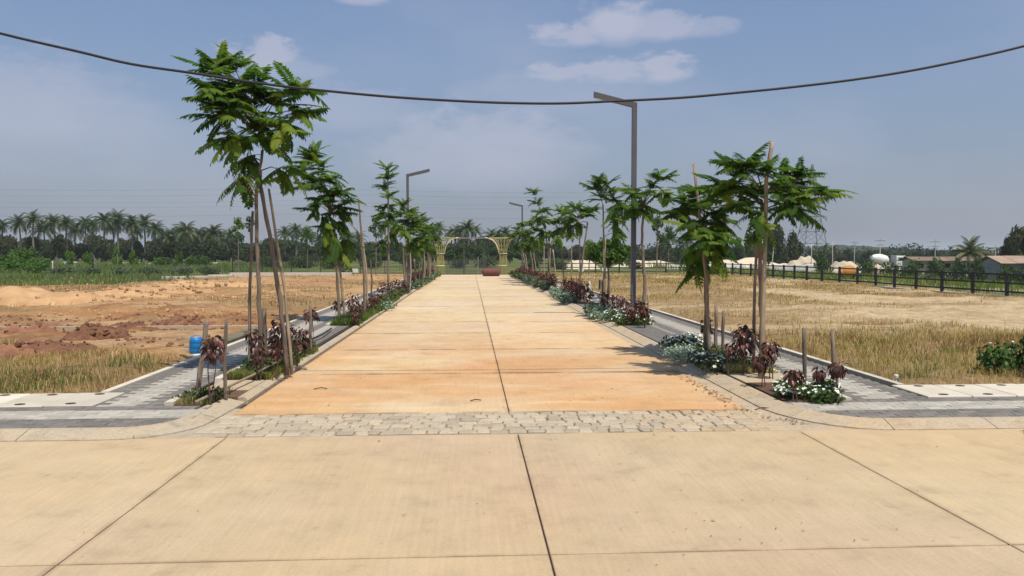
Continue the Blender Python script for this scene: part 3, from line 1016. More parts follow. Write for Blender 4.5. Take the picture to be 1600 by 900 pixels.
FRONDS = [frond_mesh('frond', 0.3 + 0.3 * (i % 3), 0.22 + 0.18 * (i % 4), 12 + i % 4, i, L_TREE, 0.23, 0.085) for i in range(8)]
FRONDS_DROOP = [frond_mesh('frond', 1.25, 0.75, 11, 20 + i, L_TREE, 0.22, 0.08) for i in range(3)]
DRYF = [frond_mesh('frond', 1.4, 0.9, 9, 40 + i, L_DRYFROND, 0.16, 0.035) for i in range(2)]


def orient(d, up):
    y = d.normalized()
    z = (up - y * up.dot(y))
    if z.length < 1e-4: z = Vector((0, -1, 0)) - y * -y.y
    z.normalize()
    x = y.cross(z)
    return Matrix((x, y, z)).transposed()


def young_tree(px, py, label, stem, clusters, flen=0.5, trunk_r=0.035, group='young feathery trees lining the lane', Y=None, depth=0.35, dry=0, seed=0, extra=None, droopy=0.0, forks=True):
    """stem: image points of the trunk from ground to crown; clusters: (px, py, fronds)"""
    r_ = random.Random(seed * 131 + 5)
    base = G(px, py, 0.06) if Y is None else Vector((AT(px, 400, Y).x, Y, 0.06))
    Y = base.y
    t = empty('young_tree', base, label, 'tree', group)
    sp = [base] + [AT(a, b_, Y) for a, b_ in stem]
    sp[0] = Vector((base.x, base.y, 0.0))
    loc = lambda q_: Vector(q_) - base
    path = []
    for i in range(len(sp) - 1):
        for k in range(4):
            path.append(sp[i].lerp(sp[i + 1], k / 4) + Vector((r_.uniform(-1, 1), r_.uniform(-1, 1), 0)) * trunk_r * 0.25)
    path.append(sp[-1])
    rad = [trunk_r * (1.15 - 0.55 * i / (len(path) - 1)) for i in range(len(path))]
    MB().tube([loc(q_) for q_ in path], rad, 8).build('trunk', M_BARK, t, True)
    cs = []
    for (a, b_, nf) in clusters:
        p = AT(a, b_, Y)
        p.y += r_.uniform(-depth, depth)
        cs.append((p, nf))
    cen = sum((p for p, _ in cs), Vector()) / len(cs)
    top = sp[-1]
    hi = max(p.z for p, _ in cs); lo = min(p.z for p, _ in cs)
    tw = MB()
    for p, nf in cs:
        # twig from the nearest lower point of the trunk line or crown centre
        s0 = min(path[len(path) // 3:] + [top.lerp(cen, 0.5)], key=lambda q_: (q_ - p).length + (0.5 * max(0, q_.z - p.z)))
        mid = s0.lerp(p, 0.5) + Vector((0, 0, 0.12 * (p - s0).length))
        k = trunk_r * 0.32
        tw.tube([loc(s0), loc(mid), loc(p)], [k, k * 0.75, k * 0.45], 5)
    crown = tw.build('crown', M_TWIG, t, True)
    for p, nf in cs:
        nf = int(round(nf * 1.4))
        out = p - cen; out.z *= 0.35
        rel = (p.z - lo) / max(0.01, hi - lo)
        for i in range(nf):
            az = 2 * math.pi * (i + r_.random() * 0.8) / nf
            d = Vector((math.cos(az), 0.8 * math.sin(az), 0))
            d += out.normalized() * 0.35 if out.length > 0.05 else Vector()
            d.z += r_.uniform(-0.5, 0.5) + 0.65 * rel - 0.12 - droopy
            s = flen * r_.uniform(0.75, 1.15)
            me = r_.choice(FRONDS_DROOP) if (rel < 0.3 and r_.random() < 0.6) else r_.choice(FRONDS)
            if dry and r_.random() < dry and rel < 0.55: me = r_.choice(DRYF)
            M = orient(d, Vector((r_.uniform(-.3, .3), r_.uniform(-.3, .3), 1)))
            o = put('frond', me, crown, loc(p) - d.normalized() * s * 0.20 + Vector((r_.uniform(-1, 1), r_.uniform(-1, 1), r_.uniform(-1, 1))) * flen * 0.16, M.to_euler(), s)
    return t


def px_stake(pts, Y, r0, r1, label, mtl=None, name='wooden_stake', cat='stake', group=None, sides=7, seed=0):
    r_ = random.Random(seed + int(pts[0][0] * 7))
    P = [AT(a, b_, Y) for a, b_ in pts]
    base = P[0].copy(); base.z = min(base.z, 0.05)
    P[0] = base
    fine_ = []
    for i in range(len(P) - 1):
        for k in range(5): fine_.append(P[i].lerp(P[i + 1], k / 5) + Vector((r_.uniform(-1, 1), r_.uniform(-1, 1), 0)) * r0 * 0.22)
    fine_.append(P[-1])
    n_ = len(fine_)
    mb = MB().tube([q_ - base for q_ in fine_], [(r0 + (r1 - r0) * i / (n_ - 1)) * r_.uniform(0.9, 1.12) for i in range(n_)], sides)
    o = mb.build(name, mtl or M_STAKE, smooth=True)
    o.location = base
    return tag(o, label, cat, group)


# --- left row
T1 = young_tree(408, 586, 'tallest young feathery tree, first in the left row, with a lopsided crown',
                [(406, 500), (402, 400), (401, 300), (410, 235)],
                [(338, 100, 7), (354, 94, 6), (336, 120, 5), (346, 134, 8), (352, 162, 9), (372, 128, 8), (395, 150, 9), (360, 185, 9), (400, 185, 9), (428, 148, 8),
                 (462, 144, 8), (474, 172, 7), (440, 185, 8), (356, 208, 6), (374, 218, 7), (458, 205, 6), (385, 248, 7), (418, 215, 5), (388, 285, 7), (430, 262, 6), (378, 170, 6), (352, 150, 6)],
                0.50, 0.030, dry=0.14, seed=1, depth=0.45)
Y1 = T1.location.y
G_ST = 'stakes and poles along the left bed'
px_stake([(390, 572), (390, 470), (395, 330)], Y1 + 0.35, 0.022, 0.018, 'straight grey pole left of the tallest tree, rising into its crown', group=G_ST)
px_stake([(449, 574), (438, 470), (424, 380), (406, 285)], Y1 + 0.05, 0.034, 0.024, 'thick dark pole leaning left against the tallest tree', group=G_ST)
px_stake([(456, 572), (447, 470), (433, 380), (420, 295)], Y1 + 0.15, 0.024, 0.016, 'pale bamboo pole leaning left beside the tallest tree', M_BAMBOO, 'bamboo_pole', 'pole', G_ST)
px_stake([(307, 636), (318, 540), (324, 499)], 8.42, 0.028, 0.026, 'grey stake leaning right at the left corner by the blue drum', group=G_ST)
px_stake([(353, 634), (351, 560), (354, 500)], 8.5, 0.022, 0.020, 'thin upright stake at the front corner of the left bed', group=G_ST)
px_stake([(414, 570), (413, 482)], Y1 + 0.3, 0.030, 0.028, 'short grey stake close behind the tallest trunk', group=G_ST)
px_stake([(486, 548), (485, 478)], 12.3, 0.024, 0.024, 'short stake at the far end of the first left bed', group=G_ST)
b_ = px_stake([(300, 652), (372, 600), (455, 556)], 9.0, 0.018, 0.014, 'bamboo rail lying low along the first left bed', M_BAMBOO, 'bamboo_rail', 'rail', G_ST)
# laid flat along the bed
bpy.data.objects.remove(b_)
ra, rb_ = G(306, 628, 0.14), G(458, 552, 0.22)
o = MB().tube([Vector((0, 0, 0)), (rb_ - ra) * 0.5 + Vector((0, 0, -0.02)), rb_ - ra], [0.016, 0.015, 0.012], 7).build('bamboo_rail', M_BAMBOO, smooth=True)
o.location = ra
tag(o, 'pale bamboo rail lying along the first left bed', 'rail', G_ST)
ra, rb_ = G(470, 538, 0.10), G(518, 513, 0.12)
o = MB().tube([Vector((0, 0, 0)), (rb_ - ra) * 0.5 + Vector((0.1, 0, 0.03)), rb_ - ra], 0.016, 6).build('hose', M_PIPE, smooth=True)
o.location = ra
tag(o, 'black hose crossing the left paving between two beds', 'hose')

T2 = young_tree(531, 503, 'bushy young tree, second in the left row, crown narrowing to the foot',
                [(528, 450), (524, 390), (522, 350)],
                [(484, 238, 8), (470, 262, 8), (500, 262, 8), (520, 280, 8), (488, 292, 8), (530, 298, 8), (508, 312, 8), (530, 325, 7), (495, 322, 6), (512, 340, 6), (530, 350, 6), (518, 300, 8), (478, 245, 6), (540, 312, 5), (500, 285, 8), (520, 365, 6), (536, 372, 5), (524, 385, 5), (516, 352, 6), (531, 398, 4)],
                0.54, 0.036, seed=2, depth=0.5, droopy=0.1)
Y2 = T2.location.y
px_stake([(540, 500), (532, 430), (525, 365)], Y2 + 0.2, 0.03, 0.025, 'pale pole tied to the second tree of the left row', M_BAMBOO, 'bamboo_pole', 'pole', G_ST)
px_stake([(570, 490), (568, 400), (560, 310)], 19.2, 0.035, 0.022, 'tall bare pole right of the second left tree', group=G_ST)
px_stake([(575, 490), (572, 420), (565, 360)], 19.6, 0.030, 0.022, 'bamboo pole crossed with the tall bare pole on the left', M_BAMBOO, 'bamboo_pole', 'pole', G_ST)
px_stake([(573, 470), (563, 366), (538, 340)], 19.4, 0.018, 0.012, 'bent thin stick reaching into the second left tree', group=G_ST)
T3 = young_tree(606, 465, 'tall slim tree with layered fronds left of the second lamp',
                [(607, 400), (607, 340), (606, 280)],
                [(604, 262, 7), (604, 276, 8), (600, 292, 8), (610, 306, 8), (602, 320, 9), (608, 335, 9), (604, 350, 8), (612, 365, 7), (600, 378, 5), (620, 350, 6), (596, 335, 5)],
                0.55, 0.04, seed=3, depth=0.5)
LEFT_FAR = [(632, 458, 'leafy tree behind the second lamp on the left', [(630, 320), (625, 335), (640, 330), (632, 345), (645, 350), (622, 355), (636, 365), (648, 340), (640, 380)]),
            (649, 450, 'leafy tree just beyond the second lamp', [(650, 350), (643, 362), (656, 360), (650, 375), (660, 372), (645, 385), (655, 388)]),
            (661, 444, 'dense tree in the far left row before the last pair', [(662, 345), (655, 358), (668, 356), (660, 370), (668, 378), (656, 384)]),
            (671, 439, 'last but one tree of the left row near the gate', [(670, 355), (664, 366), (676, 368), (670, 380), (676, 388)]),
            (679, 436, 'last small tree of the left row beside the gate tower', [(677, 362), (672, 372), (681, 374), (676, 386)])]
for i, (px, py, lab, cl) in enumerate(LEFT_FAR):
    young_tree(px, py, lab, [(px, py - 30), (cl[0][0], cl[-1][1] + 8)], [(a, b_, 10) for a, b_ in cl], 0.58, 0.045, seed=30 + i, depth=0.7)
for (px, y0, y1, Y) in ((580, 470, 405, 29), (634, 462, 362, 33), (641, 460, 375, 34.5), (655, 446, 400, 41), (668, 440, 372, 47), (672, 440, 366, 48), (663, 443, 392, 44), (648, 455, 405, 38)):
    pole_n = pole_n + 1 if px != 580 else 0
    px_stake([(px, y0), (px + 1, (y0 + y1) / 2), (px - 1, y1)], Y, 0.035, 0.028, f'pale bamboo pole propping the far left row, {nth(pole_n)} of those named', M_BAMBOO, 'bamboo_pole', 'pole', 'poles of the far left row')

# --- right row
TR1 = young_tree(1189, 588, 'broad young tree with spreading fronds, first in the right row',
                 [(1190, 500), (1187, 400), (1189, 345), (1190, 312)],
                 [(1158, 262, 6), (1142, 268, 6), (1136, 284, 6), (1165, 262, 8), (1150, 285, 8), (1186, 272, 7), (1178, 298, 8), (1162, 318, 7), (1172, 340, 6), (1212, 303, 7), (1232, 290, 7),
                  (1246, 278, 7), (1258, 272, 7), (1266, 286, 6), (1256, 298, 7), (1240, 308, 7), (1225, 325, 7), (1140, 300, 6), (1200, 288, 6), (1240, 318, 6), (1180, 358, 4)],
                 0.42, 0.031, seed=4, depth=0.45)
YR1 = TR1.location.y
G_SR = 'stakes and poles along the right bed'
px_stake([(1177, 588), (1179, 450), (1185, 330)], YR1 + 0.25, 0.022, 0.018, 'dark straight stake tied left of the first right tree', group=G_SR)
px_stake([(1193, 330), (1198, 280), (1206, 222)], YR1 - 0.25, 0.030, 0.026, 'bamboo pole poking out above the first right tree', M_BAMBOO, 'bamboo_pole', 'pole', G_SR)
TR2 = young_tree(1103, 556, 'dense young tree with drooping fronds, second in the right row',
                 [(1103, 480), (1102, 410), (1102, 340)],
                 [(1098, 300, 7), (1078, 312, 7), (1112, 308, 7), (1070, 330, 6), (1092, 328, 8), (1118, 330, 7), (1080, 350, 7), (1105, 350, 8), (1130, 345, 6), (1090, 370, 7), (1112, 372, 7), (1140, 318, 5), (1095, 388, 5), (1125, 362, 6), (1102, 404, 5), (1112, 392, 5), (1098, 420, 3)],
                 0.50, 0.033, seed=5, depth=0.5, droopy=0.15)
YR2 = TR2.location.y
px_stake([(1108, 556), (1104, 440), (1084, 256)], YR2 - 0.1, 0.030, 0.020, 'long bamboo pole rising through the second right tree', M_BAMBOO, 'bamboo_pole', 'pole', G_SR)
px_stake([(1118, 552), (1119, 477)], YR2 + 0.2, 0.026, 0.026, 'dark stake, left one of the pair behind the second right tree', group=G_SR)
px_stake([(1129, 556), (1130, 486)], YR2 + 0.1, 0.024, 0.024, 'dark stake, right one of the pair behind the second right tree', group=G_SR)
px_stake([(1107, 548), (1105, 470)], YR2 + 0.5, 0.020, 0.020, 'thin dark stake hidden by the second right trunk', group=G_SR)
px_stake([(1258, 628), (1256, 513)], 8.85, 0.026, 0.024, 'grey stake, left of the two over the daisies on the right', group=G_SR)
px_stake([(1305, 634), (1300, 517)], 8.6, 0.026, 0.022, 'grey stake, right of the two over the daisies on the right', group=G_SR)
TR3 = young_tree(1004, 497, 'wide young tree just right of the tall lamp post',
                 [(1008, 440), (1003, 380), (1005, 335)],
                 [(1000, 298, 6), (1015, 290, 6), (1025, 278, 6), (1030, 300, 6), (985, 305, 6), (975, 318, 6), (1005, 315, 7), (990, 328, 6), (1038, 306, 4), (970, 335, 5), (1012, 325, 5)],
                 0.56, 0.045, seed=6, depth=0.5)
TR4 = young_tree(944, 478, 'thin trunked tree with a flat tuft left of the tall lamp post',
                 [(944, 420), (943, 370), (942, 320)],
                 [(940, 295, 6), (930, 292, 5), (948, 288, 5), (955, 300, 6), (942, 306, 6), (962, 312, 6), (965, 330, 6), (964, 350, 5), (962, 365, 4)],
                 0.60, 0.035, seed=7, depth=0.4)
px_stake([(946, 470), (945, 400), (946, 372)], 24.5, 0.03, 0.026, 'pale bamboo pole behind the bright green bushy tree', M_BAMBOO, 'bamboo_pole', 'pole', G_SR)
px_stake([(941, 481), (941, 438)], 23.4, 0.03, 0.03, 'black stump of a stake left of the tall lamp', group=G_SR)
px_stake([(1012, 508), (1013, 455)], 18.2, 0.018, 0.018, 'thin pale stake right of the tall lamp', M_BAMBOO, group=G_SR)
RIGHT_FAR = [(902, 455, 'round headed tree at the middle of the right row', [(898, 325), (885, 332), (910, 330), (897, 340), (918, 335), (888, 350), (905, 350), (925, 326)]),
             (882, 450, 'leaning tree behind the round headed one in the right row', [(878, 330), (870, 345), (885, 345), (876, 358), (890, 362), (870, 372)]),
             (862, 445, 'tall pointed tree in the far right row', [(836, 300), (840, 315), (846, 330), (838, 342), (852, 345), (846, 360), (858, 362), (842, 376)]),
             (848, 441, 'dense tree left of the tall pointed one on the right', [(830, 348), (824, 360), (838, 358), (830, 372), (842, 374), (826, 384)]),
             (835, 438, 'last but one tree of the right row by the gate', [(818, 352), (812, 362), (824, 366), (817, 376), (826, 382)]),
             (826, 435, 'last tree of the right row beside the right gate tower', [(808, 358), (803, 368), (814, 370), (808, 382)])]
for i, (px, py, lab, cl) in enumerate(RIGHT_FAR):
    top = cl[len(cl) // 2]
    young_tree(px, py, lab, [(px - (px - top[0]) * 0.4, py - 35), (top[0], top[1] + 12)], [(a, b_, 10) for a, b_ in cl], 0.60, 0.05, seed=60 + i, depth=0.7)
for (px, y0, y1, Y, dx_) in ((870, 449, 390, 40, -6), (857, 446, 388, 43, 3), (893, 452, 380, 36, 0), (907, 458, 340, 34, -2), (824, 436, 385, 54, -8), (840, 441, 380, 48, -8), (850, 443, 384, 46, 0)):
    pole_n = pole_n + 1 if px != 870 else 0
    px_stake([(px, y0), (px + dx_ * 0.5, (y0 + y1) / 2), (px + dx_, y1)], Y, 0.04, 0.032, f'pale bamboo pole propping the far right row, {nth(pole_n)} of those named', M_BAMBOO, 'bamboo_pole', 'pole', 'poles of the far right row')


# ================================================================== LEAF MASSES
def leaf_cloud(centres, radii, n_, size, seed, flat=0.35, shell=0.55, light=None):
    """many small leaf faces spread through ellipsoids; returns verts, quads"""
    g = np.random.default_rng(seed)
    cen = np.array(centres, float); rad = np.array(radii, float)
    if rad.ndim == 1: rad = np.stack([rad] * 3, 1)
    w = (rad[:, 0] * rad[:, 1] * rad[:, 2]) ** 0.667
    k = g.choice(len(cen), n_, p=w / w.sum())
    d = g.normal(size=(n_, 3)); d /= np.linalg.norm(d, axis=1)[:, None]
    rr = shell + (1 - shell) * g.random(n_) ** 0.6
    rr *= 1 + 0.22 * np.sin(d[:, 0] * 7 + k) * np.sin(d[:, 1] * 6 + d[:, 2] * 5)
    p = cen[k] + d * rad[k] * rr[:, None]
    nrm = d * 0.7 + g.normal(size=(n_, 3)) * 0.6 + np.array([0, 0, 0.5])
    nrm /= np.linalg.norm(nrm, axis=1)[:, None]
    a = np.cross(nrm, g.normal(size=(n_, 3))); a /= np.linalg.norm(a, axis=1)[:, None]
    b_ = np.cross(nrm, a)
    s = size * g.uniform(0.55, 1.3, n_)[:, None]
    v = np.stack([p - a * s, p - b_ * s * flat * 1.4 + nrm * s * .1, p + a * s, p + b_ * s * flat * 1.4 + nrm * s * .1], 1).reshape(-1, 3)
    f = np.arange(n_ * 4).reshape(n_, 4)
    return v, f


def cloud_mesh(name, centres, radii, n_, size, seed, mtl, tones=None, **kw):
    v, f = leaf_cloud(centres, radii, n_, size, seed, **kw)
    col = None
    if tones is not None:
        g = np.random.default_rng(seed + 1)
        t = np.array(tones)
        c = t[g.integers(0, len(t), n_)] * g.uniform(0.8, 1.2, n_)[:, None]
        col = np.repeat(c, 4, 0)
    return mesh_np(name, v, f, mtl, False, col)


# bright bushy tree in the right row
def bushy(px, py, label, blobs, trunk_top, n_, size, mtl, tr=0.05, Y=None, name='bushy_tree'):
    base = G(px, py, 0.05) if Y is None else Vector((AT(px, 400, Y).x, Y, gz1(AT(px, 400, Y).x, Y)))
    t = empty(name, base, label, 'tree')
    top = AT(*trunk_top, base.y) - base
    mb = MB().tube([(0, 0, -0.1), top * 0.5 + Vector((0.04, 0, 0)), top], [tr, tr * 0.8, tr * 0.5], 7)
    C_, R_ = [], []
    rr = random.Random(px)
    for (a, b_, r_) in blobs:
        p = AT(a, b_, base.y) - base
        k = r_ / F * base.y
        C_.append((p.x, p.y + rr.uniform(-0.5, 0.5) * k, p.z)); R_.append((k, k, k * 0.8))
        mb.tube([top * 0.8, Vector(C_[-1])], [tr * 0.4, tr * 0.2], 4)
    mb.build('trunk', M_BARK, t, True)
    put('crown', cloud_mesh('crown', C_, R_, n_, size, px, mtl, shell=0.35, flat=0.3), t)
    return t


bushy(950, 468, 'bright green bushy tree with broad leaves left of the tall lamp',
      [(930, 388, 11), (945, 382, 12), (962, 385, 12), (975, 392, 10), (925, 400, 9), (940, 402, 12), (955, 400, 13), (970, 405, 10), (948, 412, 8), (962, 378, 8)], (949, 405), 1500, 0.10, L_FARLIGHT)

# ================================================================== RED-LEAVED SHRUBS
def copper_leaf(seed):
    r_ = random.Random(seed)
    w = r_.uniform(0.24, 0.32); c = r_.uniform(0.25, 0.5); cup = r_.uniform(0.05, 0.12)
    prof = [(0, 0.02), (0.18, 0.65), (0.42, 1.0), (0.70, 0.75), (1.0, 0.03)]
    v = []; f = []
    for i, (t, ww) in enumerate(prof):
        z = -c * t * t
        v += [(-w * ww, t, z + cup * ww), (0, t, z), (w * ww, t, z + cup * ww)]
    for i in range(4):
        o = i * 3
        f += [(o, o + 1, o + 4, o + 3), (o + 1, o + 2, o + 5, o + 4)]
    return mesh_np('leaf', v, f, L_COPPER)


CLEAF = [copper_leaf(i) for i in range(5)]
G_SH = 'red leaved shrubs planted along the beds'


def copper_pieces(r_, blobs, count, size):
    out = []
    for i in range(count):
        c, rad = r_.choice(blobs)
        while True:
            d = Vector((r_.uniform(-1, 1), r_.uniform(-1, 1), r_.uniform(-1, 1)))
            if 0.05 < d.length < 1: break
        d = d.normalized() * (0.45 + 0.55 * r_.random())
        p = Vector(c) + Vector((d.x * rad[0], d.y * rad[1], d.z * rad[2]))
        o = Vector((d.x, d.y, 0))
        if o.length < 0.1: o = Vector((r_.uniform(-1, 1), r_.uniform(-1, 1), 0))
        o.normalize()
        dr = o * r_.uniform(0.35, 0.9) + Vector((0, 0, r_.uniform(-1.25, -0.15) + 0.5 * max(0, d.z)))
        M = orient(dr, o * 0.8 + Vector((r_.uniform(-.4, .4), r_.uniform(-.4, .4), 0.8)))
        out.append((p, M, size * r_.uniform(0.65, 1.2)))
    return out


def shrub(x, y, label, blobs, count, size, parts=True, seed=0, z0=0.06, stems=2, group=G_SH):
    r_ = random.Random(seed * 17 + 3)
    count = int(count * 2.0); size *= 0.68
    blobs = [(c, tuple(q_ * 1.1 for q_ in rad)) for c, rad in blobs]
    t = empty('copper_shrub', (x, y, z0), label, 'shrub', group)
    mb = MB()
    for (c, rad) in blobs:
        for k in range(stems):
            q_ = Vector((r_.uniform(-.03, .03), r_.uniform(-.03, .03), 0))
            tip = Vector(c) + Vector((r_.uniform(-.5, .5) * rad[0], r_.uniform(-.5, .5) * rad[1], rad[2] * r_.uniform(0, 0.7)))
            mb.tube([q_, q_.lerp(tip, 0.5) + Vector((r_.uniform(-.02, .02), r_.uniform(-.02, .02), 0)), tip], [0.008, 0.006, 0.004], 5)
    mb.build('stem', M_REDSTEM, t)
    pcs = copper_pieces(r_, blobs, count, size)
    if parts:
        for (p, M, s) in pcs: put('leaf', r_.choice(CLEAF), t, p, M.to_euler(), s)
    else:
        put('foliage', joined_leaves(pcs, r_), t)
    return t


def joined_leaves(pcs, r_):
    base = [np.array([v.co[:] for v in m_.vertices]) for m_ in CLEAF]
    V = []; Fq = []
    fq = np.array([p.vertices[:] for p in CLEAF[0].polygons])
    o = 0
    col = []
    tones = [(0.040, 0.012, 0.012), (0.085, 0.024, 0.020), (0.11, 0.033, 0.028), (0.15, 0.048, 0.036), (0.20, 0.085, 0.07), (0.06, 0.05, 0.022)]
    for (p, M, s) in pcs:
        v = base[r_.randrange(len(base))]
        V.append(v @ np.array(M).T * s + np.array(p)); Fq.append(fq + o); o += len(v)
        col.append(np.tile(np.array(r_.choice(tones)) * r_.uniform(0.8, 1.2), (len(v), 1)))
    return mesh_np('foliage', np.concatenate(V), np.concatenate(Fq), L_ATTR, False, np.concatenate(col))


def pxshrub(px, py_leaf, r_px, base_px, base_py, label, count, size=0.11, seed=0, hr=1.0, parts=True):
    b_ = G(base_px, base_py, 0.07)
    c = AT(px, py_leaf, b_.y) - b_
    k = r_px / F * b_.y
    return shrub(b_.x, b_.y, label, [((c.x, 0, c.z), (k, k, k * hr))], count, size, parts, seed, 0.07)


# left bed, near
pxshrub(333, 540, 15, 325, 632, 'dark red shrub on a thin stem between the two corner stakes on the left', 46, 0.13, 1, 1.35)
pxshrub(397, 530, 12, 398, 588, 'slim red shrub at the foot of the straight grey pole on the left', 36, 0.12, 2, 1.6)
pxshrub(438, 522, 20, 440, 578, 'largest dark red shrub on the left, behind the thick leaning pole', 70, 0.13, 3, 1.2)
pxshrub(468, 528, 14, 466, 572, 'pinkish red shrub right of the thick leaning pole', 40, 0.12, 4, 1.3)
pxshrub(432, 548, 11, 432, 590, 'low straggling red shrub under the largest one on the left', 24, 0.11, 5, 1.2)
pxshrub(404, 552, 10, 404, 595, 'lowest red shrub beside the tallest trunk', 20, 0.11, 6, 1.2)
pxshrub(487, 491, 11, 486, 548, 'near black shrub on the short stake at the end of the first left bed', 26, 0.12, 7, 0.9)
# second left bed
for i, (px, py, r_, bx, by, lab) in enumerate([
        (527, 476, 8, 528, 500, 'red shrub at the trunk of the second left tree'),
        (552, 472, 13, 552, 503, 'tall red shrub right of the second left tree trunk'),
        (556, 488, 9, 556, 508, 'low red shrub in front of the tall one by the second left tree'),
        (575, 470, 9, 574, 494, 'red shrub around the foot of the crossed poles'),
        (587, 466, 8, 586, 488, 'red shrub at the far end of the second left bed'),
        (597, 448, 7, 597, 470, 'red shrub before the slim layered tree on the left'),
        (608, 446, 7, 608, 467, 'red shrub under the slim layered tree on the left'),
        (620, 443, 7, 620, 462, 'red shrub left of the second lamp foot'),
        (630, 444, 6, 630, 458, 'small red shrub touching the second lamp foot')]):
    pxshrub(px, py, r_, bx, by, lab, 44 if r_ > 8 else 32, 0.13, 20 + i, 1.2, parts=(i < 5))
# right bed, near
pxshrub(1164, 528, 18, 1163, 586, 'biggest almost black shrub, left of the first right tree', 80, 0.14, 40, 1.25)
pxshrub(1203, 545, 12, 1204, 592, 'copper red shrub right of the first right tree', 40, 0.13, 41, 1.2)
pxshrub(1190, 562, 13, 1191, 604, 'ragged copper shrub at the foot of the first right tree', 42, 0.12, 42, 1.2)
pxshrub(1141, 545, 8, 1141, 585, 'small red shrub left of the biggest almost black one', 22, 0.11, 43, 1.3)
pxshrub(1105, 510, 9, 1104, 552, 'red shrub wound round the second right trunk', 30, 0.12, 44, 1.7)
pxshrub(1242, 585, 10, 1242, 626, 'dark shrub left of the stakes over the daisies', 26, 0.12, 45, 1.2)
pxshrub(1280, 582, 9, 1281, 622, 'bright red little shrub between the stakes over the daisies', 20, 0.12, 46, 1.3)
pxshrub(1309, 574, 11, 1307, 626, 'brown red shrub on the right stake over the daisies', 30, 0.12, 47, 1.1)
for i, (px, py, r_, bx, by, lab) in enumerate([
        (945, 465, 10, 945, 493, 'dark red shrub at the left end of the lamp bed'),
        (962, 470, 11, 962, 496, 'red shrub second from the left in the lamp bed'),
        (975, 474, 11, 975, 500, 'red shrub left of the tall lamp foot'),
        (998, 478, 10, 998, 506, 'red shrub right of the tall lamp foot'),
        (1006, 486, 9, 1008, 512, 'ragged red shrub at the right end of the lamp bed'),
        (985, 488, 9, 985, 508, 'low red shrub in front of the tall lamp foot')]):
    pxshrub(px, py, r_, bx, by, lab, 46, 0.13, 60 + i, 1.2, parts=(i < 4))
# far rows
def far_row(x0, x1, ys, label, seed, frm=''):
    cnt_ = 0
    r_ = random.Random(seed)
    proto = []
    for k in range(4):
        b_ = [((0, 0, 0.42), (0.22, 0.22, 0.26)), ((0.1, 0.1, 0.3), (0.2, 0.2, 0.2))]
        proto.append(joined_leaves(copper_pieces(r_, b_, 110, 0.095), r_))
    stem = MB().tube([(0, 0, 0), (0.01, 0, 0.2), (0, 0.01, 0.4)], 0.012, 5).mesh('stem', M_REDSTEM)
    y = ys[0]
    while y < ys[1]:
        if not any(g_[0] < y < g_[1] for g_ in ((27.2, 28.9), (21.4, 24.2), (31.0, 32.5))) or True:
            t = empty('copper_shrub', (r_.uniform(x0, x1), y, 0.06), label.replace('#', nth(cnt_)), 'shrub', 'far red shrubs ' + ('left' if x0 < 0 else 'right'))
            s = r_.uniform(0.8, 1.2)
            put('stem', stem, t, scale=s)
            put('foliage', r_.choice(proto), t, rot=(0, 0, r_.uniform(0, 6.28)), scale=s)
        cnt_ += 1
        y += r_.uniform(0.5, 0.95)


far_row(-3.05, -2.75, (37, 59), 'red shrub, # from the second lamp towards the gate in the far left bed', 5)
far_row(3.5, 4.05, (24.4, 30.8), 'red shrub, # from the near end in the bed beyond the tall lamp', 6)
far_row(3.45, 4.05, (33, 59), 'red shrub, # from the near end in the far right bed', 7)

# ================================================================== GROUND COVER, FLOWERS
def cover(name, x0, x1, y0, y1, n_, h_, size, tones, label, cat, seed, flowers=0, fcol=None, lumps=0.5, fsize=0.018):
    g = np.random.default_rng(seed)
    t = empty(name, ((x0 + x1) / 2, (y0 + y1) / 2, 0.06), label, cat, 'low plants along the beds')
    cx_, cy_ = (x0 + x1) / 2, (y0 + y1) / 2
    k = max(4, int((y1 - y0) * 8))
    C_ = []; R_ = []
    for i in range(k):
        a = g.uniform(x0 + 0.08, x1 - 0.08); b_ = g.uniform(y0 + 0.1, y1 - 0.1)
        r_ = g.uniform(0.13, 0.24)
        hh = h_ * g.uniform(0.6, 1.15)
        C_.append((a - cx_, b_ - cy_, hh * 0.45)); R_.append((r_, r_, hh * 0.62))
    v, f = leaf_cloud(C_, R_, n_, size, seed, shell=0.3, flat=0.35)
    v[:, 2] = np.maximum(v[:, 2], 0.005)
    tt = np.array(tones)
    c = tt[g.integers(0, len(tt), n_)] * g.uniform(0.8, 1.2, n_)[:, None]
    put('foliage', mesh_np('foliage', v, f, L_ATTR, False, np.repeat(c, 4, 0)), t, kind='stuff')
    if flowers:
        # five-petalled blossoms that stand on top of the leaves
        kk = g.integers(0, len(C_), flowers)
        d = g.normal(size=(flowers, 3)); d[:, 2] = np.abs(d[:, 2]) + 0.25; d /= np.linalg.norm(d, axis=1)[:, None]
        p = np.array(C_)[kk] + d * np.array(R_)[kk] * 1.08
        V = []; Fq = []
        for i in range(flowers):
            nrm = Vector(d[i] * 0.6 + np.array([0, -0.35, 0.6])).normalized()
            a = nrm.cross(Vector((1, 0.2, 0))).normalized(); b_ = nrm.cross(a)
            s = fsize * g.uniform(0.75, 1.3)
            o = len(V)
            V.append(Vector(p[i]) - nrm * s * 0.25)
            for q_ in range(10):
                th = 2 * math.pi * q_ / 10
                rr = s if q_ % 2 == 0 else s * 0.5
                V.append(Vector(p[i]) + a * (math.cos(th) * rr) + b_ * (math.sin(th) * rr) + nrm * (0.002 * s))
            for q_ in range(10): Fq.append((o, o + 1 + q_, o + 1 + (q_ + 1) % 10))
        put('blossom', mesh_np('blossom', V, np.array(Fq), L_FLOWER), t, kind='stuff')
    return t


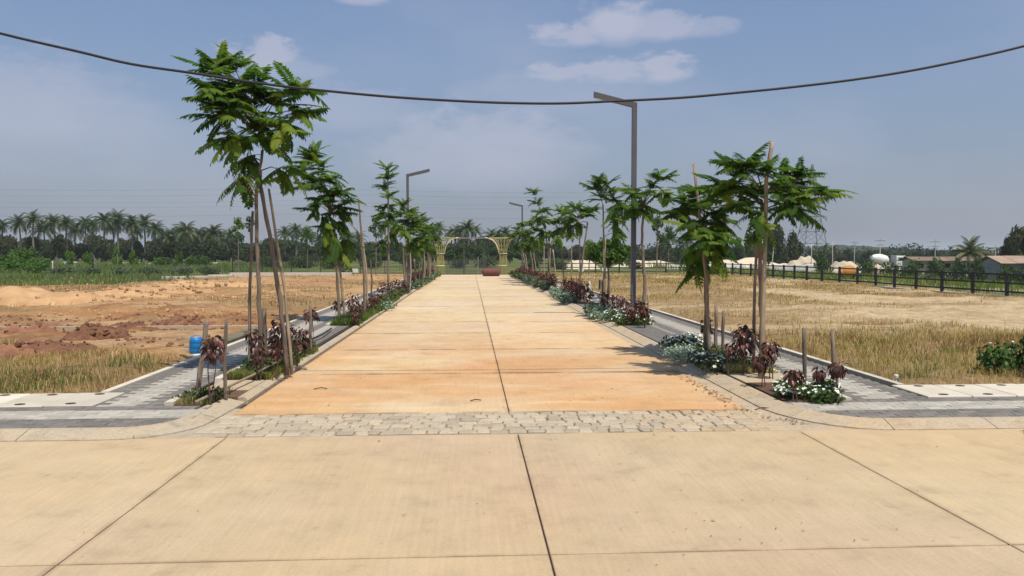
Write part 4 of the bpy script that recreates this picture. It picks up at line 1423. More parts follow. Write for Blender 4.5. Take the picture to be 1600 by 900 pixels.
GREEN = [(0.045, 0.085, 0.02), (0.06, 0.11, 0.025), (0.035, 0.06, 0.018), (0.09, 0.12, 0.03)]
SILVER = [(0.30, 0.36, 0.32), (0.42, 0.47, 0.43), (0.20, 0.27, 0.20), (0.12, 0.18, 0.10), (0.52, 0.56, 0.52)]
SILV2 = [(0.16, 0.23, 0.17), (0.24, 0.31, 0.25), (0.12, 0.18, 0.11), (0.34, 0.40, 0.34), (0.08, 0.13, 0.06)]
DULL = [(0.10, 0.10, 0.04), (0.06, 0.08, 0.03), (0.16, 0.13, 0.06), (0.05, 0.06, 0.025)]
cover('flowering_plant', 3.36, 4.14, 7.9, 8.85, 2600, 0.17, 0.030, GREEN, 'white flowered green plant at the corner of the right bed, under two stakes', 'flowering plant', 1, 150, fsize=0.020)
cover('flowering_plant', 3.12, 3.75, 9.9, 11.3, 2000, 0.17, 0.030, GREEN + DULL, 'white flowered plant spilling over the kerb below the first right tree', 'flowering plant', 2, 120, fsize=0.022)
cover('silver_plant', 3.02, 3.50, 10.9, 12.1, 1700, 0.19, 0.024, SILVER, 'silvery pale plant spilling on to the lane beside the white flowers', 'silver plant', 3, 40)
cover('flowering_plant', 3.12, 3.9, 12.0, 13.4, 1700, 0.21, 0.030, GREEN, 'white flowered plant at the foot of the second right tree', 'flowering plant', 4, 190, fsize=0.024)
cover('low_plant', 3.5, 4.1, 9.95, 12.0, 900, 0.16, 0.03, DULL, 'dull green low plant round the first right trunk', 'low plant', 5, 10)
cover('flowering_plant', 3.25, 4.0, 16.6, 18.0, 1300, 0.27, 0.034, GREEN, 'white flowered plant at the foot of the tall lamp', 'flowering plant', 6, 120, fsize=0.024)
cover('silver_plant', 2.95, 3.7, 18.0, 20.8, 1700, 0.30, 0.045, SILV2, 'silvery pale plant spilling on to the lane left of the tall lamp', 'silver plant', 7, 0)
cover('silver_plant', 3.0, 3.7, 24.4, 30.5, 1800, 0.32, 0.06, SILV2, 'silvery pale plant in the third right bed', 'silver plant', 8, 30)
cover('silver_plant', 3.0, 3.6, 33, 46, 2200, 0.40, 0.08, SILV2 + DULL, 'silvery pale strip of plants along the far right bed', 'silver plant', 9, 30)
cover('low_plant', 2.9, 3.5, 46, 59, 1800, 0.35, 0.09, GREEN + DULL, 'dark low strip of plants at the gate end of the right bed', 'low plant', 10)
cover('low_plant', -3.15, -2.72, 8.2, 8.75, 420, 0.16, 0.03, GREEN + DULL, 'green tuft between the two corner stakes on the left', 'low plant', 11)
cover('low_plant', -3.1, -2.55, 9.8, 12.85, 4200, 0.22, 0.032, GREEN + DULL, 'green low plant carpet under the tallest tree', 'low plant', 12, 6)
cover('low_plant', -3.1, -2.50, 17.2, 22.5, 2200, 0.20, 0.045, GREEN, 'bright green carpet under the second left tree', 'low plant', 13)
cover('low_plant', -3.1, -2.5, 24, 33, 1800, 0.25, 0.06, GREEN + DULL, 'green carpet before the second lamp on the left', 'low plant', 14)
cover('silver_plant', -2.75, -2.1, 21.8, 23.6, 420, 0.14, 0.045, SILV2, 'pale creeping plant spilling over the left lane edge', 'silver plant', 15, 12)
cover('low_plant', -2.9, -2.25, 35, 47, 1800, 0.3, 0.08, GREEN + DULL + SILV2, 'mixed low strip of plants beyond the second lamp', 'low plant', 16)
cover('low_plant', -2.9, -2.2, 47, 59, 1500, 0.3, 0.09, GREEN + DULL + SILV2, 'mixed low strip of plants at the gate end of the left bed', 'low plant', 17)
cover('leafy_bush', 6.72, 7.9, 9.1, 10.2, 2600, 0.62, 0.045, [(0.05, 0.11, 0.02), (0.035, 0.08, 0.016), (0.07, 0.14, 0.03)], 'glossy green bush at the right edge behind the cream slabs', 'bush', 18, 12, fsize=0.02)

# ================================================================== FENCES AND GATE
FX = 20.0          # right boundary fence, parallel with the lane
YB = 62.0          # boundary across the end of the lane


def rail_fence(name, pts, label, h=0.95, rails=(0.22, 0.54, 0.86), pw=0.10, rw=0.035, rh=0.065, mtl=None, group='dark boundary fences'):
    mtl = mtl or M_FENCE
    P = [Vector((x, y, 0.02 if z is None else z)) for (x, y, z) in pts]
    t = empty(name, P[0], label, 'fence', group)
    pm = MB().bbox((0, 0, h / 2 - 0.1), (pw, pw, h + 0.2), 0.008).mesh('post', mtl)
    for p in P:
        put('post', pm, t, p - P[0] + Vector((0, 0, random.uniform(-0.015, 0.015))), rot=(random.uniform(-.01, .01), random.uniform(-.01, .01), 0))
    for i in range(len(P) - 1):
        for r_ in rails:
            a, b_ = P[i] - P[0], P[i + 1] - P[0]
            d = (b_ - a).normalized()
            nrm = Vector((-d.y, d.x, 0))
            a = a + d * pw * 0.5; b_ = b_ - d * pw * 0.5
            j = random.uniform(-0.008, 0.008)
            v = []
            for e in (a, b_):
                for (s, z_) in ((-1, -1), (1, -1), (1, 1), (-1, 1)):
                    v.append(e + nrm * s * rw / 2 + Vector((0, 0, r_ + j + z_ * rh / 2)))
            MB().add(v, [(3, 2, 1, 0), (4, 5, 6, 7), (0, 1, 5, 4), (1, 2, 6, 5), (2, 3, 7, 6), (3, 0, 4, 7)]).build('rail', mtl, t)
    return t


rail_fence('post_and_rail_fence', [(FX + 0.1 * math.sin(i), 24 + 1.86 * i, None) for i in range(21)], 'black post and rail fence along the right side of the dry plot')
rail_fence('post_and_rail_fence', [(4.4 + 1.94 * i, YB + 0.3, None) for i in range(9)], 'black rail fence across the back of the right plot')
MB().box((FX - 0.02, 43, 0.03), (0.16, 38, 0.1)).build('fence_footing', M_CREAM, kind='structure')


def mesh_fence(x0, x1, y, z, h, step, label):
    t = empty('mesh_fence', (x0, y, z), label, 'fence', 'dark boundary fences')
    n_ = int(round((x1 - x0) / step))
    pm = MB().bbox((0, 0, h / 2), (0.06, 0.06, h), 0.006).mesh('post', M_FENCE)
    for i in range(n_ + 1): put('post', pm, t, ((x1 - x0) * i / n_, 0, 0))
    for i in range(n_):
        w = (x1 - x0) / n_
        mb = MB()
        for zz in (0.08, h * 0.5, h - 0.06): mb.tube([(0.03, 0, zz), (w - 0.03, 0, zz)], 0.013, 4)
        mb.build('rail', M_FENCE, t, loc=((x1 - x0) * i / n_, 0, 0))
        mb = MB()
        k = int(w / 0.11)
        for q_ in range(1, k): mb.tube([(w * q_ / k, 0, 0.05), (w * q_ / k, 0, h - 0.03)], 0.008, 3, False)
        mb.build('wire_panel', M_FENCEG, t, kind='stuff', loc=((x1 - x0) * i / n_, 0, 0))
    return t


mesh_fence(-17.6, -9.0, 58.0, 0.22, 1.35, 2.15, 'dark wire mesh fence on the white plinth behind the left plot')
mesh_fence(-8.8, -2.9, YB, 0.05, 1.15, 2.0, 'dark wire mesh fence left of the gate')
pl = MB().bbox((-13.3, 57.9, 0.10), (8.9, 0.4, 0.36), 0.01).build('plinth_wall', M_WALLP)
tag(pl, 'low white plinth wall under the mesh fence, behind the left plot', 'wall')
for (px, py, w) in ((272, 437, 1.4), (312, 436, 1.2), (345, 434, 1.6)):
    p = G(px, py)
    o = MB().bbox((0, 0, 0.10), (w, 0.5, 0.22), 0.02).build('concrete_block', M_WALLP); o.location = p
    tag(o, {272: 'leftmost', 312: 'middle', 345: 'rightmost'}[px] + ' of three pale concrete blocks left of the plinth wall', 'block', 'blocks by the plinth')


def gate_tower(px, label, arm):
    c = AT(px, 400, YB - 0.6)
    t = empty('gate_tower', (c.x, c.y, 0), label, 'gate tower', 'flared gate towers')
    ztop, zn = 2.93, 1.68
    n_ = 14

    def prof(z, k):
        th = 2 * math.pi * k / n_
        side = math.cos(th)
        rmax = 1.20 if side * arm > 0 else 0.92
        u = max(0, (z - zn) / (ztop - zn))
        r_ = 0.29 + (rmax - 0.29) * (1 - math.sqrt(max(0, 1 - u ** 1.5)) if u < 1 else 1)
        return Vector((math.cos(th) * r_, math.sin(th) * min(r_, 0.85), z))
    zs = [0, 0.6, 1.2, zn] + list(np.linspace(zn, ztop, 12))[1:]
    for k in range(n_):
        MB().tube([prof(z, k) for z in zs], 0.015, 4).build('rod', M_GATE, t, True)
    d1 = MB()
    for k in range(0, n_, 2):
        for s in (1, -1):
            d1.tube([prof(z, k + s * 2.6 * i / (len(zs) - 1) * 1.5) for i, z in enumerate(zs)], 0.008, 3, False)
    d1.build('lattice', M_GATE, t, kind='stuff')
    for z, rr in ((0.72, 0.315), (1.70, 0.32)):
        pts = [(rr * math.cos(a), rr * math.sin(a), z) for a in np.linspace(0, 2 * math.pi, 17)]
        MB().tube(pts, 0.038, 5).build('collar', M_GATEC, t)
    pts = [prof(ztop, k) for k in np.linspace(0, n_, 33)]
    MB().tube(pts, 0.028, 5).build('rim', M_GATE, t)
    # arm that bends from the tower towards the middle
    a = [Vector((arm * x, 0, z)) for x, z in ((0.33, 1.75), (0.42, 2.15), (0.58, 2.5), (0.85, 2.78), (1.2, 2.92), (1.45, 2.95))]
    MB().tube(a, 0.045, 6).build('arm', M_GATEC, t, True)
    return t


gate_tower(688, 'left flared gate tower of yellow rods at the end of the lane', 1)
gate_tower(786, 'right flared gate tower of yellow rods, beside the rusty roller', -1)
gx0, gx1 = AT(688, 400, YB - 0.6).x, AT(786, 400, YB - 0.6).x
g = empty('entrance_gate', ((gx0 + gx1) / 2, YB - 0.5, 0), 'grey mesh gate with a thin top beam between the two flared towers', 'gate')
hw = (gx1 - gx0) / 2
MB().box((0, 0, 2.93), (2 * hw - 2.5, 0.09, 0.10)).build('crossbeam', M_GALV, g)
for x in (-0.62, 1.02):
    MB().box((x, 0, 1.44), (0.07, 0.07, 2.88)).build('gate_post', M_FENCEG, g)
for (a, b_, hh) in ((-hw + 0.42, -0.66, 1.15), (-0.58, 0.98, 1.25), (1.06, hw - 0.42, 1.25)):
    leaf_ = MB()
    for z in (0.08, hh * 0.5, hh): leaf_.box(((a + b_) / 2, 0, z), (b_ - a - 0.02, 0.035, 0.04))
    for x in (a + 0.02, b_ - 0.02): leaf_.box((x, 0, hh / 2 + 0.04), (0.035, 0.03, hh - 0.05))
    lf = leaf_.build('gate_leaf', M_FENCEG, g)
    mb = MB()
    for x in np.arange(a + 0.08, b_ - 0.05, 0.075): mb.tube([(x, 0, 0.1), (x, 0, hh - 0.02)], 0.014, 3, False)
    mb.build('gate_mesh', M_FENCEG, lf, kind='stuff')
MB().box((0.5, -0.1, 0.72), (0.06, 0.05, 1.44)).build('latch_post', M_GALV, g)

rl = G(767.5, 431.5)
t = empty('field_roller', (rl.x, rl.y, 0), 'rusty red roller drum lying at the far end of the lane', 'roller')
MB().lathe([(0.25, -0.63), (0.285, -0.60), (0.295, -0.55), (0.295, 0.55), (0.285, 0.60), (0.25, 0.63)], 24, 'x', (0, 0, 0.295)).build('drum', M_ROLLER, t, True)
for s in (-1, 1):
    MB().lathe([(0.245, s * 0.632), (0.06, s * 0.634), (0.05, s * 0.70)], 18, 'x', (0, 0, 0.295)).build('end_plate', M_ROLLER_END, t)
MB().tube([(-0.72, 0, 0.295), (-0.74, 0.5, 0.34), (0.74, 0.5, 0.34), (0.72, 0, 0.295)], 0.022, 6).build('handle', M_ROLLER_END, t)

# ================================================================== THINGS ON THE PLOTS
p = G(307, 545, 0.10)
t = empty('plastic_drum', (p.x, p.y, gz1(p.x, p.y)), 'blue plastic drum with a white foot standing in the dry grass on the left', 'drum')
MB().lathe([(0.085, 0.0), (0.10, 0.006), (0.10, 0.055)], 20).build('foot', M_WHITE, t, True)
MB().lathe([(0.101, 0.055), (0.106, 0.065), (0.108, 0.12), (0.104, 0.13), (0.108, 0.14), (0.108, 0.21), (0.104, 0.22), (0.108, 0.23), (0.104, 0.285), (0.090, 0.305), (0.086, 0.302), (0.086, 0.27)], 22).build('barrel', M_BLUE, t, True)
hp = [(0.085 * math.cos(a), 0, 0.30 + 0.045 * math.sin(a)) for a in np.linspace(0, math.pi, 8)]
MB().tube(hp, 0.006, 5).build('handle', M_BLUE, t)


def rock(seed, rough=0.35, sub=2, squash=0.7):
    import bmesh
    bm = bmesh.new()
    bmesh.ops.create_icosphere(bm, subdivisions=sub, radius=1)
    r_ = random.Random(seed)
    ax = [Vector((r_.uniform(-1, 1), r_.uniform(-1, 1), r_.uniform(-1, 1))).normalized() for _ in range(9)]
    cut = [r_.uniform(0.55, 0.95) for _ in range(9)]
    for v in bm.verts:
        for a, c in zip(ax, cut):
            d = v.co.dot(a)
            if d > c: v.co -= a * (d - c) * 0.9
        v.co *= 1 + r_.uniform(-rough, rough) * 0.25
        v.co.z *= squash
    me = bpy.data.meshes.new('clod')
    bm.to_mesh(me); bm.free()
    return me


def rock_meshes(mtl, n_, seed, sub=1):
    out = []
    for i in range(n_):
        me = rock(seed + i, 0.5, sub); me.materials.append(mtl); out.append(me)
    return out


CL_RED = rock_meshes(M_REDSOIL, 5, 100)
CL_OR = rock_meshes(M_ORSOIL, 5, 200)


def mound(name, px, py, w, d, h, label, mtl, clods, ncl, cs, seed, group='heaps of soil on the left plot', cat='soil heap'):
    r_ = random.Random(seed)
    p = G(px, py, 0.08)
    z0 = gz1(p.x, p.y)
    t = empty(name, (p.x, p.y, z0), label, cat, group)
    nx_, ny_ = 26, 18
    xs = np.linspace(-1, 1, nx_); ys = np.linspace(-1, 1, ny_)
    X, Y = np.meshgrid(xs, ys)
    rr = np.sqrt(X ** 2 + Y ** 2) + (fbm(X * 2 + seed, Y * 2, seed, 3) - 0.5) * 0.7
    eb = sstep(0.72, 1.0, np.maximum(np.abs(X), np.abs(Y)))
    rr = np.maximum(np.maximum(rr, 0), eb * 1.2)
    Z = np.clip(1 - rr ** 1.7, 0, 1) ** 0.9 * h * (0.25 + 1.2 * fbm(X * 3 + seed * 3, Y * 3, seed + 5, 4)) - 0.03
    Z += (fbm(X * 9, Y * 9, seed + 9, 2) - 0.5) * h * 0.5 * (rr < 0.97) - 0.40 * sstep(0.88, 1.15, rr)
    v = np.stack([(X * w / 2).ravel(), (Y * d / 2).ravel(), Z.ravel()], 1)
    ii = np.arange(nx_ * ny_).reshape(ny_, nx_)
    q_ = np.stack([ii[:-1, :-1].ravel(), ii[:-1, 1:].ravel(), ii[1:, 1:].ravel(), ii[1:, :-1].ravel()], 1)
    put('heap', mesh_np('heap', v, q_, mtl, False), t)
    for i in range(ncl):
        a = r_.uniform(0, 6.28); q2 = r_.random() ** 0.7
        x, y = math.cos(a) * q2, math.sin(a) * q2
        k = int((y + 1) / 2 * (ny_ - 1)) * nx_ + int((x + 1) / 2 * (nx_ - 1))
        s = cs * r_.uniform(0.4, 1.3)
        put('clod', r_.choice(clods), t, (x * w / 2, y * d / 2, max(0, v[k][2]) + s * 0.25), rot=(r_.uniform(0, 6), r_.uniform(0, 6), r_.uniform(0, 6)), scale=s)
    return t


mound('soil_heap', 152, 531, 1.2, 0.9, 0.28, 'dark red soil heap rising highest on the left plot', M_REDSOIL, CL_RED, 60, 0.055, 11)
mound('soil_heap', 82, 552, 1.7, 0.9, 0.20, 'wide red soil heap in front of the dark one on the left', M_REDSOIL, CL_RED, 50, 0.045, 12)
mound('soil_heap', 18, 556, 1.6, 0.8, 0.22, 'low red soil heap at the left edge of the plot', M_REDSOIL, CL_RED, 26, 0.05, 13)
mound('soil_heap', 282, 510, 1.7, 0.9, 0.26, 'small heap of red clods behind the blue drum', M_REDSOIL, CL_RED, 40, 0.06, 14)
mound('soil_heap', 60, 516, 2.0, 0.7, 0.16, 'flat scatter of red clods behind the concrete strip', M_REDSOIL, CL_RED, 34, 0.05, 15)
mound('soil_heap', 200, 515, 1.7, 0.7, 0.18, 'flat heap of red clods right of the dark soil heap', M_REDSOIL, CL_RED, 30, 0.05, 16)
mound('soil_heap', 38, 471, 6.0, 3.0, 0.62, 'smooth orange soil heap far left on the plot', M_ORSOIL, CL_OR, 30, 0.09, 17)
mound('soil_heap', 110, 468, 4.6, 2.4, 0.36, 'lumpy orange soil heap right of the smooth one', M_ORSOIL, CL_OR, 60, 0.10, 18)
mound('soil_heap', 178, 461, 5.2, 2.4, 0.30, 'broken orange soil heap in the middle of the left plot', M_ORSOIL, CL_OR, 60, 0.10, 19)
mound('soil_heap', 250, 455, 5.0, 2.4, 0.28, 'crumbled orange soil heap below the white blocks', M_ORSOIL, CL_OR, 60, 0.11, 20)
mound('soil_heap', 320, 447, 5.5, 2.4, 0.26, 'red orange soil heap before the white plinth', M_ORSOIL, CL_OR, 60, 0.12, 21)
mound('soil_heap', 560, 436, 4, 2.0, 0.35, 'orange soil heap at the right end of the plinth', M_ORSOIL, CL_OR, 24, 0.12, 22)
mound('soil_heap', 1070, 512, 1.3, 0.7, 0.14, 'low brown soil heap in the dry grass beyond the right path', M_REDSOIL, CL_RED, 8, 0.05, 23, 'heaps on the right plot')
# loose clods over the turned earth
def clods(name, n_, xr, yr, size, mtl, seed, f):
    r_ = random.Random(seed); base = [np.array([v.co[:] for v in m_.vertices]) for m_ in CL_RED]
    fc = [np.array([p.vertices[:] for p in m_.polygons]) for m_ in CL_RED]
    V = []; Fq = []; o = 0; tries = 0
    while len(V) < n_ and tries < n_ * 30:
        tries += 1
        x, y = r_.uniform(*xr), r_.uniform(*yr)
        if not f(x, y): continue
        k = r_.randrange(5); s = size * r_.uniform(0.3, 1.4)
        M = np.array(Euler((r_.uniform(0, 6), r_.uniform(0, 6), r_.uniform(0, 6))).to_matrix())
        V.append(base[k] @ M.T * s + np.array([x, y, gz1(x, y) + s * 0.2])); Fq.append(fc[k] + o); o += len(base[k])
    return put(name, mesh_np(name, np.concatenate(V), np.concatenate(Fq), mtl), kind='stuff')


tag(clods('loose_soil', 900, (-15, -4.8), (12, 20), 0.038, M_REDSOIL, 3, lambda x, y: vnoise(x * 1.2, y * 0.8, 77) > 0.5), 'loose red clods scattered over the left plot', 'loose soil')
tag(clods('loose_soil', 900, (-26, -6), (20, 50), 0.07, M_ORSOIL, 4, lambda x, y: vnoise(x * 0.5, y * 0.3, 78) > 0.55), 'loose orange clods scattered over the far left plot', 'loose soil')
p = G(160, 612, 0.05)
me = rock(55, 0.4, 2, 0.75); me.materials.append(M_STONE)
o = put('boulder', me, None, (p.x, p.y + 0.1, gz1(p.x, p.y) + 0.05), rot=(0.2, 0.3, 0.6), scale=(0.12, 0.10, 0.12)); tag(o, 'grey stone at the edge of the dry grass by the cream slabs', 'stone')
# a short white marker peg with a cap in the dry grass on the right
p = G(1400, 597, 0.03)
t = empty('marker_peg', (p.x, p.y, gz1(p.x, p.y)), 'short white capped peg in the dry grass on the right', 'peg')
MB().tube([(0, 0, -0.05), (0, 0, 0.13)], 0.012, 8).build('stem', M_WHITE, t); MB().lathe([(0.026, 0.13), (0.028, 0.16), (0.02, 0.172)], 12).build('cap', M_WHITE, t)
for (px, py, hh) in ((921, 455, 0.45), (937, 455, 0.5)):
    p = G(px, py)
    t = MB().tube([(0, 0, 0), (0, 0, hh)], 0.045, 7).build('boundary_peg', M_WHITE if px < 930 else M_FENCE); t.location = p
    tag(t, 'short pale boundary peg beyond the right path' if px < 930 else 'short dark boundary peg beyond the right path', 'peg')

# ================================================================== GRASS
def grass(name, n_, xr, yr, h, w, seed, accept, tones, label, lean=0.95, zoff=0.0):
    g_ = np.random.default_rng(seed)
    x = g_.uniform(*xr, n_ * 2)
    u = g_.random(n_ * 2)
    y = yr[0] + (yr[1] - yr[0]) * u ** 1.5       # denser close to the road
    keep = g_.random(n_ * 2) < accept(x, y)
    x, y = x[keep][:n_], y[keep][:n_]
    k = len(x)
    # clumping
    z = gz(x, y) + zoff
    sc_ = (0.6 + 0.8 * fbm(x * 0.8, y * 0.8, seed + 3, 3)) * g_.uniform(0.5, 1.25, k) * (1 + 0.012 * (y - yr[0]))
    hh = h * sc_
    ww = w * g_.uniform(0.7, 1.4, k) * (0.55 + y / 16)
    az = g_.uniform(0, 2 * np.pi, k)
    ln = g_.uniform(0.1, 1.0, k) * lean * hh
    la = g_.uniform(0, 2 * np.pi, k)
    bx, by = np.cos(az) * ww, np.sin(az) * ww
    mx, my = x + np.cos(la) * ln * 0.35, y + np.sin(la) * ln * 0.35
    tx, ty = x + np.cos(la) * ln, y + np.sin(la) * ln
    v = np.stack([np.stack([x - bx, y - by, z - 0.02], 1), np.stack([x + bx, y + by, z - 0.02], 1),
                  np.stack([mx + bx * .7, my + by * .7, z + hh * 0.6], 1), np.stack([tx, ty, z + hh * (1 - 0.25 * ln / np.maximum(hh, 1e-3))], 1), np.stack([mx - bx * .7, my - by * .7, z + hh * 0.6], 1)], 1).reshape(-1, 3)
    o = np.arange(k) * 5
    q_ = np.concatenate([np.stack([o, o + 1, o + 2, o + 4], 1)])
    tri = np.stack([o + 4, o + 2, o + 3, o + 3], 1)
    tt = np.array(tones)
    sel = np.clip((fbm(x * 0.6, y * 0.6, seed + 7, 3) + g_.normal(0, 0.16, k)) * len(tt) * 1.6 - 0.3 * len(tt), 0, len(tt) - 1).astype(int)
    c = tt[sel] * g_.uniform(0.75, 1.25, k)[:, None] * 1.5
    me = bpy.data.meshes.new(name)
    nv = len(v)
    me.vertices.add(nv); me.vertices.foreach_set('co', v.astype(np.float32).ravel())
    li = np.concatenate([q_, ], 0).ravel(); t3 = tri[:, :3].ravel()
    me.loops.add(len(li) + len(t3)); me.loops.foreach_set('vertex_index', np.concatenate([li, t3]).astype(np.int32))
    me.polygons.add(2 * k)
    me.polygons.foreach_set('loop_start', np.concatenate([np.arange(k) * 4, len(li) + np.arange(k) * 3]).astype(np.int32))
    me.polygons.foreach_set('loop_total', np.concatenate([np.full(k, 4), np.full(k, 3)]).astype(np.int32))
    me.update(calc_edges=True)
    me.materials.append(L_GRASS)
    a = me.attributes.new('tone', 'FLOAT_COLOR', 'POINT')
    cc = np.ones((nv, 4), dtype=np.float32); cc[:, :3] = np.repeat(c, 5, 0)
    a.data.foreach_set('color', cc.ravel())
    o_ = put(name, me, kind='stuff')
    return tag(o_, label, 'grass')


STRAW = [(0.10, 0.105, 0.035), (0.22, 0.165, 0.07), (0.30, 0.22, 0.105), (0.36, 0.275, 0.14), (0.42, 0.33, 0.18), (0.27, 0.175, 0.085), (0.15, 0.09, 0.05)]
BROWN = [(0.25, 0.17, 0.07), (0.18, 0.11, 0.05), (0.33, 0.24, 0.11), (0.14, 0.085, 0.045), (0.09, 0.10, 0.03)]
GRN = [(0.05, 0.09, 0.02), (0.08, 0.13, 0.03), (0.11, 0.15, 0.04), (0.15, 0.14, 0.05)]
acR = lambda x, y: dry_cover(x, y) * (x > PR1 + 0.15) * (y > Y_FRONT + 0.05)
acL = lambda x, y: dry_cover(x, y) * (x < PL0 - 0.13) * (y > Y_FRONT + 0.05)
grass('dry_grass', 30000, (PR1 + 0.1, 14), (8.98, 16), 0.135, 0.0032, 1, lambda x, y: acR(x, y) * (1 - 0.85 * sstep(12.5, 15.5, y)) * (0.2 + 0.8 * sstep(0.40, 0.58, fbm(x * 0.8, y * 0.8, 141, 4))), STRAW, 'dry straw grass on the near part of the right plot')
grass('dry_grass', 40000, (PR1 + 0.1, 20.5), (13, 61), 0.10, 0.0034, 2, lambda x, y: acR(x, y) * (0.15 + 0.85 * sstep(0.40, 0.58, fbm(x * 0.5, y * 0.5, 143, 4))), STRAW[1:], 'dry straw grass over the far part of the right plot')
grass('dry_grass', 30000, (-14, PL0 - 0.1), (8.98, 14.5), 0.12, 0.0032, 3, lambda x, y: acL(x, y) * (0.2 + 0.8 * sstep(0.42, 0.58, fbm(x * 0.9, y * 0.9, 145, 4))), STRAW[1:], 'dry grass on the left plot beside the path')
grass('dry_grass', 17000, (-30, PL0 - 0.1), (14, 56), 0.13, 0.0038, 4, lambda x, y: acL(x, y) * sstep(0.45, 0.6, fbm(x * 0.5, y * 0.5, 147, 4)), BROWN, 'sparse brown grass over the left plot')
grass('green_grass', 4500, (5.3, 14), (9.5, 13.5), 0.16, 0.004, 5, lambda x, y: sstep(0.52, 0.62, fbm(x * 0.7, y * 0.7, 91, 3)), GRN, 'green grass patches in the dry grass on the right')
grass('green_grass', 2200, (-9, -4.3), (9.2, 12.2), 0.13, 0.004, 6, lambda x, y: sstep(0.52, 0.62, fbm(x * 0.8, y * 0.8, 93, 3)), GRN, 'green grass patches in the dry grass on the left')
grass('bed_grass', 9000, (-3.1, -2.5), (9.8, 12.85), 0.10, 0.003, 7, lambda x, y: sstep(0.3, 0.5, fbm(x * 2, y * 2, 99, 3)), GRN + STRAW[2:4], 'grass in the first left bed', zoff=0.155)
grass('bed_grass', 8000, (-3.1, -2.5), (17.2, 27.2), 0.14, 0.004, 8, lambda x, y: x * 0 + 1, GRN, 'grass in the second left bed', zoff=0.155)
grass('bed_grass', 5000, (3.42, 4.08), (9.95, 13.3), 0.09, 0.003, 11, lambda x, y: sstep(0.3, 0.5, fbm(x * 2, y * 2, 98, 3)), GRN + STRAW[2:5], 'dry grass in the first right bed', zoff=0.155)
grass('bed_grass', 700, (-3.1, -2.75), (8.2, 9.0), 0.07, 0.003, 12, lambda x, y: x * 0 + 1, GRN + STRAW[2:5], 'grass in the left corner bed', zoff=0.155)
grass('field_grass', 40000, (-75, -17.9), (40, 110), 0.34, 0.006, 9, lambda x, y: sstep(0.3, 0.5, fbm(x * 0.1, y * 0.1, 95, 3)), [(0.075, 0.105, 0.04), (0.10, 0.14, 0.045), (0.13, 0.17, 0.05), (0.10, 0.11, 0.06)], 'tall green grass of the field beyond the left plot')
grass('field_grass', 26000, (20.6, 60), (22, 110), 0.38, 0.006, 10, lambda x, y: sstep(0.3, 0.5, fbm(x * 0.12, y * 0.12, 97, 3)), [(0.07, 0.10, 0.03), (0.10, 0.14, 0.04), (0.14, 0.16, 0.05), (0.17, 0.15, 0.06)], 'green grass beyond the right fence')

# litter on the road: dry leaves along the right kerb, odd scraps elsewhere
V = []; Fq = []
r_ = random.Random(9)
spots = []
for i in range(260):
    t = r_.random()
    x = 2.86 + r_.gauss(0, 0.05) + 0.28 * max(0, (0.25 - t)) ; y = 7.2 + t * 3.6
    if y < 7.7: x += (7.7 - y) * 0.6
    spots.append((x, y, r_.uniform(0.008, 0.03)))
for i in range(110): spots.append((r_.gauss(1.9, 0.8), r_.uniform(4.2, 6.9), r_.uniform(0.004, 0.012)))
for i in range(130): spots.append((r_.uniform(-3, 4), r_.uniform(3.6, 15), r_.uniform(0.006, 0.018)))
for i in range(45): spots.append((r_.gauss(1.6, 0.5), r_.gauss(8.4, 0.4), r_.uniform(0.006, 0.02)))
for i in range(60): spots.append((r_.uniform(5.0, 7.5), r_.gauss(6.72, 0.07), r_.uniform(0.01, 0.035)))
for (x, y, s) in spots:
    a = r_.uniform(0, 6.28); e = r_.uniform(0.15, 0.5)
    o = len(V)
    c_, s_ = math.cos(a), math.sin(a)
    for (u, w_) in ((-1, 0), (0, -e), (1, 0), (0, e)):
        V.append((x + (u * c_ - w_ * s_) * s, y + (u * s_ + w_ * c_) * s, 0.006 + r_.uniform(0, 0.35) * s))
    Fq.append((o, o + 1, o + 2, o + 3))
lt = put('leaf_litter', mesh_np('leaf_litter', V, np.array(Fq), simple('dead_leaf', (0.14, 0.08, 0.045), (0.07, 0.04, 0.025), 9, 0.9, 0)), kind='stuff')
tag(lt, 'dry leaves and scraps lying along the right kerb and on the road', 'leaf litter')
for (px, py, dx_, dy_) in ((735, 626, 0.12, 0.02), (490, 608, 0.16, 0.05), (1180, 640, 0.2, 0.06)):
    p = G(px, py, 0.012)
    o = MB().tube([(0, 0, 0), (dx_ * 0.5, dy_, 0.01), (dx_, dy_ * 0.2, 0.004)], 0.006, 5).build('twig', M_RUST); o.location = p
    tag(o, {735: 'small dry twig on the lane left of the centre joint', 490: 'thin dry twig lying on the left side of the lane', 1180: 'dry twig lying by the right kerb'}[px], 'twig')

# ================================================================== FAR TREES AND PALMS
def broad_proto(seed, mtl, n_=1700, size=0.075, blobs=11):
    """crown of unit height and about unit radius, base at z = 0.12"""
    r_ = random.Random(seed)
    C_, R_ = [], []
    for i in range(blobs):
        a = r_.uniform(0, 6.28); q_ = r_.random() ** 0.6 * 0.62; z = r_.uniform(0.25, 0.80)
        s = (1 - 0.55 * abs(z - 0.5)) * r_.uniform(0.20, 0.36)
        C_.append((math.cos(a) * q_ * (1.1 - 0.5 * z), math.sin(a) * q_ * (1.1 - 0.5 * z), z)); R_.append((s, s, s * 0.72))
    return cloud_mesh('crown', C_, R_, n_, size, seed, mtl, shell=0.45, flat=0.4)


